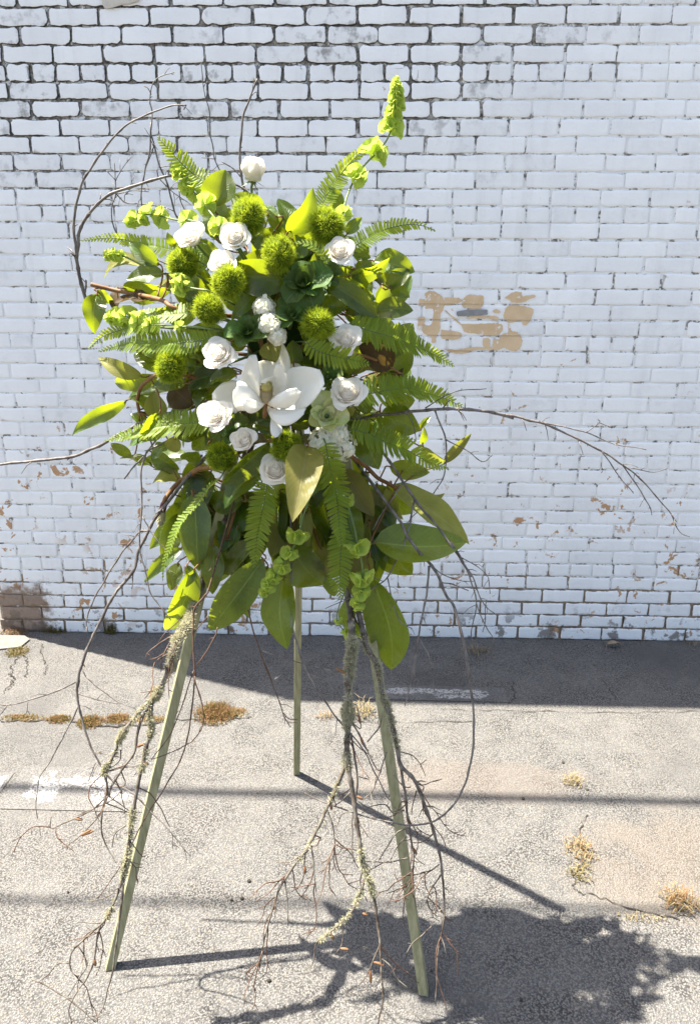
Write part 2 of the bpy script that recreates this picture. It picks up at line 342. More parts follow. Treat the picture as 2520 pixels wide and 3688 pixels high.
MT = dict(
    brick=mat_brick(), mortar=mat_mortar(), ground=mat_ground(), marking=mat_marking(),
    putty=mat_putty(),
    tape=simple('grey_tape', (0.20, 0.20, 0.20), (0.27, 0.27, 0.28), 30, 0.45),
    paper=simple('old_paper', (0.60, 0.56, 0.48), (0.50, 0.45, 0.37), 20, 0.85, 0.2, 0.2),
    concrete=simple('pale_concrete', (0.27, 0.255, 0.225), (0.20, 0.19, 0.165), 25, 0.9, 0.2, 0.5),
    crack=simple('crack_dirt', (0.035, 0.032, 0.028), (0.09, 0.08, 0.065), 60, 0.95, 0.1),
    core=simple('building_core', (0.7, 0.7, 0.7), (0.6, 0.6, 0.6), 4, 0.9),
    leg=simple('grey_green_wood', (0.205, 0.195, 0.098), (0.33, 0.31, 0.175), 12, 0.55, 0.35, 0.2, stretch=(9, 9, 0.3), detail=6),
    foam=simple('floral_foam', (0.02, 0.045, 0.015), (0.035, 0.07, 0.02), 60, 0.95, 0.1),
    leaf=mat_leaf('magnolia_leaf_face', (0.020, 0.045, 0.006), (0.042, 0.078, 0.009), (0.17, 0.24, 0.06), (0.48, 0.58, 0.014), 0.26, 0.50, 0.34, 1.0),
    under=mat_leaf('magnolia_leaf_underside', (0.15, 0.145, 0.035), (0.21, 0.195, 0.055), (0.26, 0.22, 0.09), (0.36, 0.38, 0.04), 0.55, 0.3, 0.36),
    brownleaf=mat_leaf('magnolia_leaf_brown_back', (0.085, 0.055, 0.019), (0.12, 0.078, 0.026), (0.20, 0.11, 0.05), (0.30, 0.19, 0.03), 0.6, 0.3, 0.2),
    fern=simple('fern_leaflet', (0.095, 0.150, 0.014), (0.150, 0.210, 0.024), 60, 0.45, 0.25, 0, 0.35, (0.60, 0.70, 0.04), 0.45),
    rachis=simple('fern_rachis', (0.13, 0.19, 0.035), (0.17, 0.22, 0.05), 40, 0.5),
    bell=simple('bell_calyx', (0.32, 0.42, 0.06), (0.46, 0.55, 0.14), 50, 0.5, 0.22, 0, 0.25, (0.62, 0.73, 0.12), 0.48),
    stem=simple('green_stem', (0.16, 0.24, 0.06), (0.22, 0.31, 0.09), 30, 0.5),
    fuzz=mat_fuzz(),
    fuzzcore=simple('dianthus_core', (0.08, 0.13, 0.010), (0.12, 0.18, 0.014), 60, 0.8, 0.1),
    rose=simple('white_rose_petal', (0.90, 0.87, 0.80), (0.92, 0.90, 0.85), 60, 0.5, 0.25, 0, 0.03, (0.94, 0.90, 0.82), 0.52),
    heart=simple('cream_rose_heart', (0.92, 0.885, 0.80), (0.93, 0.905, 0.84), 60, 0.5, 0.2, 0, 0.03, (0.94, 0.90, 0.82), 0.52),
    magpetal=mat_petal(),
    cone=simple('magnolia_cone', (0.62, 0.50, 0.12), (0.70, 0.60, 0.22), 80, 0.6),
    stamen=simple('magnolia_stamen', (0.68, 0.55, 0.30), (0.78, 0.68, 0.46), 80, 0.6),
    hydr=simple('hydrangea_petal', (0.80, 0.78, 0.66), (0.86, 0.84, 0.76), 60, 0.55, 0.2, 0, 0.10, (0.86, 0.86, 0.68), 0.45),
    kale=mat_leaf('kale_leaf', (0.080, 0.150, 0.026), (0.115, 0.200, 0.038), (0.24, 0.34, 0.16), (0.22, 0.36, 0.04), 0.5, 0.22, 0.28, 0.35),
    kalecream=mat_leaf('kale_cream_leaf', (0.62, 0.74, 0.18), (0.92, 0.92, 0.50), (0.95, 0.95, 0.66), (0.95, 1.0, 0.32), 0.5, 0.3, 0.30, 0.35),
    bark=simple('grey_twig_bark', (0.10, 0.078, 0.064), (0.30, 0.265, 0.235), 55, 0.6, 0.35, 0.5, 0.2, stretch=(1, 1, 0.5)),
    redbark=simple('red_brown_twig', (0.10, 0.050, 0.028), (0.20, 0.115, 0.070), 60, 0.55, 0.35, 0.4, 0.2),
    mossbark=simple('mottled_branch_bark', (0.085, 0.055, 0.036), (0.30, 0.27, 0.22), 45, 0.8, 0.2, 0.7, 0.1),
    magstem=simple('magnolia_stem', (0.22, 0.10, 0.032), (0.34, 0.18, 0.07), 30, 0.6, 0.3, 0.4),
    lichen=simple('pale_lichen', (0.52, 0.49, 0.30), (0.74, 0.70, 0.49), 60, 0.9, 0.1, 0, 0, (0.76, 0.72, 0.48), 0.35),
    catkin=simple('brown_catkin', (0.26, 0.12, 0.05), (0.36, 0.19, 0.09), 120, 0.7),
    straw=simple('dry_straw', (0.42, 0.33, 0.17), (0.54, 0.45, 0.26), 90, 0.8, 0.2, 0, 0, (0.55, 0.42, 0.16), 0.3),
    orange=simple('orange_sedum', (0.37, 0.19, 0.09), (0.47, 0.31, 0.14), 40, 0.75, 0.2, 0, 0, (0.55, 0.34, 0.15), 0.3),
    olive=simple('olive_moss', (0.14, 0.13, 0.03), (0.26, 0.20, 0.055), 40, 0.8, 0.2, 0, 0, (0.3, 0.26, 0.05), 0.25),
    dryleaf=simple('dry_leaf', (0.30, 0.22, 0.15), (0.42, 0.33, 0.24), 60, 0.8, 0.2, 0.3),
    wine=simple('wine_red_band', (0.10, 0.008, 0.016), (0.14, 0.012, 0.022), 60, 0.6),
    bud=simple('cream_bud_scale', (0.46, 0.42, 0.20), (0.56, 0.52, 0.30), 60, 0.7),
    cable=simple('black_cable', (0.02, 0.02, 0.02), (0.03, 0.03, 0.03), 5, 0.6),
    pole=simple('weathered_pole', (0.16, 0.12, 0.085), (0.24, 0.19, 0.14), 6, 0.9, 0.2, 0.5, stretch=(8, 8, 0.5)),
)

# ================================================================== THE SETTING
# ------------------------------------------------------------------ ground
def ground():
    xs = sorted(set([-900, -300, -100, -40, -15] + [round(-6+i*0.4, 3) for i in range(31)] + [15, 40, 100, 300, 900]))
    ys = sorted(set([-900, -300, -100, -40, -15] + [round(-4+i*0.4, 3) for i in range(31)] + [15, 40, 100, 300, 900]))
    n = len(xs); vs = [(x, y, 0.0) for y in ys for x in xs]
    fs = [(j*n+i, j*n+i+1, (j+1)*n+i+1, (j+1)*n+i) for j in range(len(ys)-1) for i in range(n-1)]
    return tag(mk('ground', vs, fs, MT['ground'], smooth=False), 'worn grey chip seal parking ground with pale stones', None, None, 'structure')
GROUND = ground()
def marking(zone, x0, x1, ya, yb, nx=60, ny=10, slope=0.0):
    A, B = gnd(zone, x0, (ya+yb)/2), gnd(zone, x1, (ya+yb)/2+slope); n0 = gnd(zone, (x0+x1)/2, ya); n1 = gnd(zone, (x0+x1)/2, yb); hw = (n0-n1).length/2
    vs = []; fd = []
    for j in range(ny+1):
        for i in range(nx+1):
            s, t = i/nx, 2*j/ny-1; p = A.lerp(B, s); vs.append((p.x, p.y+t*hw, .003))
            e = min(1, min(s, 1-s)*5)*min(1, (1-abs(t))*1.5); fd.append(e*(.85+.9*noise.noise(Vector((p.x*6, t*1.5, 2.0))))-.12)
    n = nx+1
    return mk('painted_marking', vs, [(j*n+i, j*n+i+1, (j+1)*n+i+1, (j+1)*n+i) for j in range(ny) for i in range(nx)], MT['marking'], GROUND, smooth=False, attr={'fade': fd})
marking('H', -140, 50, 680, 800)
marking('H', 70, 980, 640, 895, slope=20)
marking('L', -330, 500, 1192, 1272, slope=20)
def crack(zone, pts, w):
    P = catmull([gnd(zone, *p) for p in pts], 10); L = []; R = []
    for i, p in enumerate(P):
        t = (P[min(i+1, len(P)-1)]-P[max(i-1, 0)]).normalized(); s = Vector((-t.y, t.x, 0))
        c = p + s*random.uniform(-.009, .009); ww = w*random.uniform(.15, 1.0)
        L.append(c+s*ww+Vector((0, 0, .0035))); R.append(c-s*ww+Vector((0, 0, .0035)))
    n = len(P); mk('crack', L+R, [(i, i+1, n+i+1, n+i) for i in range(n-1)], MT['crack'], GROUND, smooth=False)
for c in [('H', [(-20, 345), (120, 350), (420, 345), (600, 385), (900, 370), (1150, 340), (1500, 330), (1600, 320)], .006),
          ('H', [(60, 150), (90, 90), (75, 20), (120, -60)], .004), ('H', [(280, 60), (300, 0), (260, -80), (270, -140)], .003),
          ('K', [(20, 1588), (90, 1500), (70, 1440)], .003), ('K', [(190, 1470), (190, 1350), (150, 1290)], .0035),
          ('L', [(-400, 1400), (-150, 1405), (310, 1402)], .003), ('L', [(540, 1180), (550, 1260), (520, 1310)], .003), ('L', [(1040, 1170), (1100, 1250), (1130, 1290)], .002),
          ('D', [(1330, 1850), (1312, 1895), (1318, 1960), (1300, 2010), (1360, 2040), (1540, 2090)], .003),
          ('D', [(1000, 1612), (1160, 1614), (1380, 1618), (1588, 1616)], .0025)]:
    crack(*c)

# ------------------------------------------------------------------ painted brick building
WY = 3.668; X0, X1 = -1.935, 3.3; CP = 0.0703; SP = 0.2163; ZT = 3.95
def top_mask(x, z):
    w = (noise.noise(Vector((x*1.7, 0, z*1.7))))*0.5
    return sm(1.85, 2.75, z+w)*sm(1.15, 0.15, x+w)
BW = empty('brick_building', (0.5, WY, 0), 'building with a white painted brick wall and flaking dark mortar behind the flowers', 'building')
core = MB(); core.box(((X0+6.5)/2, WY+0.04+2.5, ZT/2-0.005), (6.5-X0-0.02, 5.0, ZT-0.01)); core.build('building_core', MT['core'], BW, smooth=False)
def mortar():
    st = 0.014; nx = int((X1-X0-0.01)/st); nz = int((ZT-0.01)/st); vs = []
    for j in range(nz+1):
        for i in range(nx+1):
            x = X0+0.006+i*st; z = j*st
            rec = 0.0045+0.0075*top_mask(x, z)+0.004*sm(.6, .1, z)
            vs.append((x, WY+rec+0.0035*noise.noise(Vector((x*38, 1.3, z*38)))+0.002*noise.noise(Vector((x*9, 7.3, z*9))), z))
    n = nx+1
    fs = [(j*n+i, j*n+i+1, (j+1)*n+i+1, (j+1)*n+i) for j in range(nz) for i in range(nx)]
    return mk('wall', vs, fs, MT['mortar'], BW)
WALL = mortar()
def brick_geo(x0, x1, z0, z1):
    """rounded, slightly uneven brick face with a soft painted arris; 3 rings"""
    cx, cz = (x0+x1)/2, (z0+z1)/2; tm = top_mask(cx, cz)
    r = 0.006+0.010*tm*random.random(); hw, hh = (x1-x0)/2, (z1-z0)/2
    out = []
    for (sx, sz, a0) in ((1, 1, 0), (-1, 1, 90), (-1, -1, 180), (1, -1, 270)):
        rr = r*random.uniform(.5, 1.6)
        for a in (0, 45, 90):
            g = radians(a0+a); out.append((sx*(hw-rr)+cos(g)*rr, sz*(hh-rr)+sin(g)*rr))
        # a point in the middle of the long edge after corners 0 and 2
        if a0 in (0, 180):
            for t in (.6, .3, -.02, -.32, -.62): out.append((sx*hw*t, sz*hh+random.uniform(-.0016, .0016)))
    j = 0.0019+0.0014*tm
    out = [(x+random.uniform(-j, j), z+random.uniform(-j, j)) for x, z in out]
    n = len(out); vs = []; ed = []
    yf = WY+random.uniform(-.0015, .0015); tx, tz = random.uniform(-.006, .006), random.uniform(-.012, .012)
    for dy, ins, e in ((0.016, -0.0005, 1.0), (0.0013, 0.0003, .8), (0.0, 0.0030, .40), (-0.0001, 0.0130, 0.0)):
        for x, z in out:
            kx = max(0, 1-ins/hw); kz = max(0, 1-ins/hh)
            vs.append((cx+x*kx, yf+dy+tx*x+tz*z, cz+z*kz)); ed.append(e)
    fs = [(k*n+i, k*n+(i+1) % n, (k+1)*n+(i+1) % n, (k+1)*n+i) for k in range(3) for i in range(n)]
    fs.append(tuple(3*n+i for i in range(n)))
    return vs, [tuple(reversed(f)) for f in fs], ed
bricks = []
for r in range(0, int(ZT/CP)+1):                 # r counts courses upward from the ground
    idx = 40 - r                                  # course number from the top of the photograph
    z0, z1 = r*CP, min((r+1)*CP, ZT)
    if z1-z0 < 0.02: continue
    hdr = (idx % 8 == 3)
    pitch = SP/2 if hdr else SP
    ph = (-1.150 if idx % 2 == 0 else -1.055) + (0.02 if hdr else 0) + random.uniform(-.012, .012)
    k = math.floor((X0-ph)/pitch)-1; x = ph+k*pitch
    while x < X1:
        xa, xb = max(x, X0), min(x+pitch, X1)
        if xb-xa > 0.03:
            jl, jr = random.uniform(.002, .0070), random.uniform(.002, .0070)
            jb, jt = random.uniform(.0022, .0052), random.uniform(.0022, .0052)
            g = 0.004*noise.noise(Vector((x*.6, r*3.1, 0)))
            bricks.append((xa+(jl if xa > X0 else 0), xb-jr, z0+jb+g, z1-jt+g))
        x += pitch
def bkey(b):
    c = Vector(((b[0]+b[1])/2, WY, (b[2]+b[3])/2)); u, v = project(c)
    vis = -40 < u < W+40 and -20 < v < H
    hid = ((u/K2-620)/300)**2+((v/K2-850)/380)**2 < 1
    return ((b[1]-b[0])*(b[3]-b[2])/(c-CAM).length_squared) if vis and not hid else 0
bricks.sort(key=bkey, reverse=True)
rest_v, rest_f, rest_e, rest_t = [], [], [], []
for i, b in enumerate(bricks):
    v, f, e = brick_geo(*b); t = random.random()
    if i < 300:
        mk('brick', v, f, MT['brick'], WALL, attr={'edge': e, 'tint': [t]*len(v)})
    else:
        n = len(rest_v); rest_v += v; rest_f += [tuple(q+n for q in g) for g in f]; rest_e += e; rest_t += [t]*len(v)
tag(mk('remaining_bricks', rest_v, rest_f, MT['brick'], WALL, attr={'edge': rest_e, 'tint': rest_t}), kind='stuff')
def plate(name, zone, pts, mat, y, th, parent, jit=0.0012, sub=3):
    P = catmull([at(zone, *p, WY) for p in pts+[pts[0]]], sub)[:-1]
    P = [Vector((p.x+random.uniform(-jit, jit), 0, p.z+random.uniform(-jit, jit))) for p in P]; n = len(P)
    vs = [(p.x, y, p.z) for p in P]+[(p.x, y+th, p.z) for p in P]
    fs = [tuple(range(n)), tuple(range(2*n-1, n-1, -1))]+[(i, n+i, n+(i+1) % n, (i+1) % n) for i in range(n)]
    return mk(name, vs, fs, mat, parent, smooth=False)
PUT = [[(240, 170), (270, 145), (330, 145), (420, 200), (445, 260), (440, 340), (405, 400), (405, 540), (360, 640), (350, 700), (310, 700), (300, 640), (215, 590), (220, 510), (300, 510), (325, 420), (320, 340), (245, 335), (240, 300), (180, 300), (180, 230), (238, 230)],
       [(410, 560), (620, 590), (600, 660), (420, 650)],
       [(630, 505), (880, 495), (1065, 505), (1050, 600), (930, 630), (800, 610), (660, 575)],
       [(640, 240), (700, 190), (800, 190), (870, 210), (840, 330), (700, 330), (640, 310)],
       [(450, 215), (625, 225), (620, 262), (560, 285), (455, 295)],
       [(1100, 215), (1180, 160), (1270, 155), (1290, 200), (1400, 185), (1425, 205), (1300, 260), (1210, 270), (1170, 265), (1150, 240)],
       [(1085, 400), (1110, 330), (1180, 290), (1270, 300), (1390, 330), (1400, 380), (1370, 470), (1310, 515), (1260, 465), (1140, 485), (1095, 440)],
       [(1130, 500), (1150, 500), (1170, 570), (1230, 590), (1280, 650), (1275, 730), (1220, 790), (1150, 780), (1090, 760), (980, 780), (975, 670), (1030, 660), (1070, 610), (1130, 590)],
       [(440, 765), (560, 778), (760, 748), (965, 752), (955, 778), (800, 775), (640, 815), (520, 805)],
       [(710, 415), (900, 412), (1020, 424), (1020, 460), (900, 440), (720, 440)],
       [(450, 352), (470, 360), (628, 494), (615, 503)], [(165, 425), (225, 425), (230, 485), (180, 560), (160, 540)],
       [(860, 660), (930, 655), (935, 740), (870, 738)], [(960, 360), (1010, 340), (1050, 365), (1020, 385)]]
for i, p in enumerate(PUT): plate('putty_patch', 'N', p, MT['putty'], WY-0.0024-0.0006*i/3, 0.004, WALL, 0.0022, 6)
plate('tape_strip', 'N', [(580, 365), (680, 345), (790, 344), (905, 345), (906, 372), (905, 400), (740, 408), (590, 415)], MT['tape'], WY-0.0085, 0.003, WALL, 0.0004, 2)
pn = empty('paper_scrap', at('R', 830, 20, WY-.01), 'torn beige paper scrap stuck askew on the brick wall', 'paper')
plate('sheet', 'R', [(690, -60), (700, 0), (720, 62), (830, 40), (950, 8), (930, -60), (800, -70)], MT['paper'], WY-0.012, 0.006, pn, 0.0006, 2)
# raised concrete slab against the corner
def slab():
    P = [gnd('K', *p) for p in [(-260, 1180), (-20, 1175), (180, 1180), (215, 1205), (150, 1260), (0, 1275), (-260, 1300)]]; n = len(P); h = .009
    vs = [(p.x, min(p.y, WY-.012), h) for p in P]+[(p.x, min(p.y, WY-.012)-.004, -.02) for p in P]
    fs = [tuple(reversed(range(n)))]+[(i, (i+1) % n, n+(i+1) % n, n+i) for i in range(n)]
    tag(mk('concrete_slab', vs, fs, MT['concrete'], smooth=False), 'pale sunlit concrete slab at the corner of the brick wall', 'slab', None, 'structure')
slab()

# ------------------------------------------------------------------ overhead cables (their shadows cross the ground) and the poles that carry them
for sx, px_ in ((-1, -9.0), (1, 9.0)):
    u = empty('utility_pole', (px_, 11.2, 0), 'tall wooden utility pole carrying the overhead cables past the brick building', 'pole', 'utility poles')
    m = MB(); m.tube([(px_, 11.2, -.02), (px_, 11.2, 4.5), (px_, 11.2, 9.0)], [.16, .14, .12], 12); m.build('shaft', MT['pole'], u)
    m = MB(); m.box((px_, 7.0, 5.35), (.10, 8.6, .12)); m.build('crossarm', MT['pole'], u, smooth=False)
for (yg, zc, r, tilt) in ((2.375, 5.3, .021, -.004), (1.885, 5.3, .012, .006)):
    yc = yg+0.167*zc; P = []
    for i in range(41):
        x = -9+18*i/40; P.append((x, yc+tilt*x+.01*noise.noise(Vector((x*.8, yg, 0))), zc+.28*(x/9)**2-.28+.28-.0))
    m = MB(); m.tube(P, r, 8)
    tag(m.build('overhead_cable', MT['cable']), 'thick black overhead cable strung past the top of the brick wall' if r > .015 else 'thin black overhead cable strung farther from the brick wall', 'cable')

# ------------------------------------------------------------------ weeds and litter
def weed(name, zone, x, y, wpx, hpx, n, mats, label, cat, group, hgt=.02, leafy=False, lw=.0014):
    c = gnd(zone, x, y); a = gnd(zone, x-wpx/2, y); b = gnd(zone, x+wpx/2, y); d0 = gnd(zone, x, y+hpx/2); d1 = gnd(zone, x, y-hpx/2)
    rx = (b-a).length/2; ry = (d1-d0).length/2
    e = empty(name, (c.x, c.y, 0), label, cat, group)
    ms = [MB() for _ in mats]
    for i in range(n):
        t = random.random()**.5*random.choice((1, .6)); g = random.uniform(0, 2*pi)
        p = Vector((c.x+cos(g)*t*rx, c.y+sin(g)*t*ry, .001)); m = ms[random.randrange(len(mats))]
        h = hgt*random.uniform(.4, 1.15)*(1.15-.6*t)
        if leafy:
            for q in range(4):
                gg = random.uniform(0, 2*pi); o = p+Vector((random.uniform(-1, 1)*.005, random.uniform(-1, 1)*.005, h*random.random()))
                s = random.uniform(.0022, .0046); u = Vector((cos(gg), sin(gg), random.uniform(-.3, .9))).normalized(); w_ = u.orthogonal().normalized()
                m.add([o-w_*s*.5, o+u*s, o+w_*s*.5, o-u*s*.4], [(0, 1, 2, 3)])
            m.tube([p, p+Vector((0, 0, h))], .0006, 3, False)
        else:
            gg = random.uniform(0, 2*pi); l = h*random.uniform(.7, 1.5); dr = Vector((cos(gg), sin(gg), 0))
            q1 = p+dr*l*.35+Vector((0, 0, l*.75)); q2 = p+dr*l*random.uniform(.8, 1.2)+Vector((0, 0, l*random.uniform(.5, .9))); s = Vector((-dr.y, dr.x, 0))*lw
            m.add([p-s, p+s, q1+s*.8, q1-s*.8, q2], [(0, 1, 2, 3), (3, 2, 4)])
    for m, mt in zip(ms, mats):
        if m.v: tag(m.build('leaves' if leafy else 'blades', MT[mt], e, smooth=False), kind='stuff')
weed('sedum_clump', 'H', 1370, 310, 280, 140, 940, ['orange', 'orange', 'olive'], 'large orange sedum clump in the crack behind the left easel leg', 'weed', 'weeds in the ground crack', .040, True)
weed('sedum_clump', 'H', 1490, 300, 179, 64, 271, ['orange', 'straw'], 'thin pinkish sedum fringe trailing from the large orange clump', 'weed', 'weeds in the ground crack', .020, True)
weed('sedum_clump', 'H', 575, 360, 179, 81, 438, ['olive', 'orange'], 'olive and orange moss clump in the crack under the bare twig', 'weed', 'weeds in the ground crack', .024, True)
weed('sedum_clump', 'H', 745, 340, 190, 64, 313, ['orange', 'orange', 'olive'], 'orange sedum clump in the crack beside the olive moss clump', 'weed', 'weeds in the ground crack', .020, True)
weed('sedum_clump', 'H', 380, 340, 179, 54, 271, ['orange', 'olive'], 'low orange weed strip in the crack behind the worn white paint', 'weed', 'weeds in the ground crack', .016, True)
weed('sedum_clump', 'H', 150, 330, 291, 43, 271, ['orange', 'straw', 'olive'], 'flat straggling weed strip at the far end of the ground crack', 'weed', 'weeds in the ground crack', .013, True)
weed('sedum_clump', 'H', 960, 340, 291, 43, 250, ['orange', 'straw'], 'sparse orange weeds in the crack behind the lichen covered branch', 'weed', 'weeds in the ground crack', .012, True)
weed('dry_grass_tuft', 'I', 800, 430, 171, 99, 93, ['straw'], 'straw coloured grass tuft behind the right easel leg', 'grass', 'dry grass tufts', .055)
weed('dry_grass_tuft', 'I', 600, 450, 135, 54, 49, ['straw', 'orange'], 'thin dry grass tuft between the lichen branch and back easel leg', 'grass', 'dry grass tufts', .03)
weed('dry_grass_tuft', 'D', 1297, 1778, 45, 30, 71, ['straw'], 'small round dry grass tuft standing by the thick cable shadow', 'grass', 'dry grass tufts', .040)
weed('dry_grass_tuft', 'D', 1315, 1935, 72, 72, 165, ['straw', 'straw', 'orange'], 'wide dry grass tuft in the crack beside the tan dirt stain', 'grass', 'dry grass tufts', .030)
weed('dry_grass_tuft', 'D', 1312, 1985, 63, 54, 88, ['straw', 'olive'], 'second dry grass tuft in the crack next to the wide one', 'grass', 'dry grass tufts', .026)
weed('dry_grass_tuft', 'D', 1535, 2050, 90, 63, 126, ['straw', 'orange'], 'bushy tan weed tuft at the edge of the bouquet shadow', 'grass', 'dry grass tufts', .050)
weed('dry_grass_tuft', 'D', 1450, 2088, 144, 21, 49, ['straw'], 'flat dry grass streak leading to the bushy tan tuft', 'grass', 'dry grass tufts', .018)
weed('moss_clump', 'K', 125, 1290, 168, 75, 334, ['olive', 'straw'], 'yellow green moss clump at the edge of the concrete slab', 'moss', 'moss by the wall', .018, True)
weed('sedum_clump', 'K', 110, 1150, 212, 54, 334, ['orange', 'dryleaf'], 'pinkish dry leaf litter piled at the foot of the wall corner', 'litter', 'weeds along the wall foot', .026, True)
weed('moss_clump', 'K', 400, 1138, 246, 43, 271, ['olive'], 'dark olive weeds growing along the foot of the wall', 'moss', 'moss by the wall', .040, True)
weed('moss_clump', 'K', 800, 1150, 100, 32, 167, ['olive'], 'upright olive weed sprouting alone from the wall foot', 'moss', 'moss by the wall', .050, True)
weed('dry_grass_tuft', 'L', 330, 1010, 207, 54, 88, ['straw', 'dryleaf'], 'dry rooty litter lying in the shade at the wall foot', 'litter', 'weeds along the wall foot', .030)
weed('dry_grass_tuft', 'L', 1540, 965, 108, 27, 38, ['dryleaf'], 'scatter of brown bits by the wall beyond the curled leaf', 'litter', 'weeds along the wall foot', .02)
def grid_leaf(fn, nu, nv):
    vs = [fn(2*i/nu-1, j/nv) for j in range(nv+1) for i in range(nu+1)]; n = nu+1
    fs = [(j*n+i, j*n+i+1, (j+1)*n+i+1, (j+1)*n+i) for j in range(nv) for i in range(nu)]
    uv = [(i/nu, j/nv) for j in range(nv+1) for i in range(nu+1)]
    return vs, fs, uv
c0 = gnd('L', 1100, 985)
v_, f_, u_ = grid_leaf(lambda u, v: (c0.x-.035+.075*v, c0.y+u*.018*sin(pi*min(1, v+.1)), .004+.022*sin(pi*v)*(1-.4*u*u)+.016*u*u), 4, 8)
tag(mk('dry_leaf', v_, f_, MT['dryleaf'], uvs=u_), 'curled brown dry leaf lying at the wall foot', 'leaf')
for (z, x, y, s) in (('L', 678, 1050, .011), ('L', 1233, 1150, .008), ('L', 1548, 1000, .012), ('L', 908, 1262, .005)):
    c0 = gnd(z, x, y)
    m = MB(); k = [Vector((c0.x+s*cos(g)*random.uniform(.6, 1.1), c0.y+s*sin(g)*random.uniform(.6, 1.1), .001)) for g in [i*pi/3 for i in range(6)]]
    m.add(k+[q+Vector((0, 0, .004)) for q in k], [(6, 7, 8, 9, 10, 11)]+[(i, (i+1) % 6, 6+(i+1) % 6, 6+i) for i in range(6)])
    tag(m.build('paint_flake', MT['concrete'], smooth=False), 'small fallen white paint flake lying on the shaded ground', 'paint flake', 'fallen paint flakes')
for i in range(0, 24, 2):
    z, x, y = 'D', random.uniform(20, 1570), random.uniform(1640, 2300); c0 = gnd(z, x, y); s = random.uniform(.004, .008)
    m = MB(); k = [Vector((c0.x+s*cos(g)*random.uniform(.6, 1.1), c0.y+s*sin(g)*random.uniform(.6, 1.1), .0)) for g in [i*pi/3 for i in range(6)]]
    m.add(k+[q*1.0+Vector((0, 0, s*.8)) for q in k], [(6, 7, 8, 9, 10, 11)]+[(i, (i+1) % 6, 6+(i+1) % 6, 6+i) for i in range(6)])
    tag(m.build('pebble', MT['concrete'] if i % 2 else MT['crack'], smooth=True), 'loose pale pebble lying on the chip seal ground' if i % 2 else 'loose dark pebble lying on the chip seal ground', 'pebble', 'loose pebbles')

# ================================================================== EASEL AND BOUQUET
apex = Vector((-0.185, 2.17, 1.945))
EZ = empty('easel', (-0.27, 2.0, 0), 'grey green three legged wooden easel standing under the flowers', 'easel')
def beam(name, a, b, s, rot, parent, mat):
    a, b = Vector(a), Vector(b); M = frame(b-a, Vector((cos(rot), sin(rot), 0))); h = s/2; vs = []
    # the foot is cut level with the ground
    for t, p in ((0, a), (1, b)):
        for x, y in ((-h, -h), (h, -h), (h, h), (-h, h)):
            q = p+M @ Vector((x, y, 0))
            if t == 0:
                d = (b-a).normalized(); q = q+d*((0.0005-q.z)/d.z)
            vs.append(q)
    # small chamfers through bevelled copies are too fine to see; add length loops for a little waviness
    n = 8; V = []
    for i in range(n+1):
        for j in range(4):
            q = vs[j].lerp(vs[4+j], i/n); V.append(q+Vector((random.uniform(-1, 1), random.uniform(-1, 1), 0))*.0006)
    F_ = [(i*4+j, i*4+(j+1) % 4, (i+1)*4+(j+1) % 4, (i+1)*4+j) for i in range(n) for j in range(4)]+[(3, 2, 1, 0), (n*4, n*4+1, n*4+2, n*4+3)]
    o = mk(name, V, F_, mat, parent, smooth=False)
    bv = o.modifiers.new('soft_edge', 'BEVEL'); bv.width = .0015; bv.segments = 2; bv.limit_method = 'ANGLE'
    return o
fl, fr, fb = gnd('D', 251, 2195), gnd('D', 961, 2252), gnd('D', 673, 1755)
beam('leg', fl, apex+Vector((-.03, -.02, 0)), .025, .35, EZ, MT['leg'])
beam('leg', fr, apex+Vector((.03, -.02, 0)), .025, -.15, EZ, MT['leg'])
beam('leg', fb, apex+Vector((0, .015, -.03)), .024, .12, EZ, MT['leg'])
def legpt(f, t): return f.lerp(apex, t)
m = MB(); a, b = legpt(fl, .72), legpt(fr, .72); d = (b-a).normalized(); M = frame(d, Vector((0, 1, 0)))
m.box((a+b)/2, (.018, .024, (b-a).length+.04), M); m.build('crossbar', MT['leg'], EZ, smooth=False)
m = MB(); m.tube([apex+Vector((-.05, -.01, -.05)), apex+Vector((.05, -.01, -.05))], .004, 8); m.build('hinge_bolt', MT['cable'], EZ)
FO = at('D', 640, 800, 2.06)
m = MB(); m.box((0, 0, 0), (.17, .11, .30))
fo = m.build('floral_foam', MT['foam'], None, smooth=False); fo.location = FO
tag(fo, 'dark green floral foam block tied to the easel inside the leaves', 'foam')
bv = fo.modifiers.new('soft_edge', 'BEVEL'); bv.width = .015; bv.segments = 3
def foam_pt(p):
    d = (p-FO); return FO+Vector((max(-.07, min(.07, d.x*.35)), .0, max(-.13, min(.13, d.z*.5))))

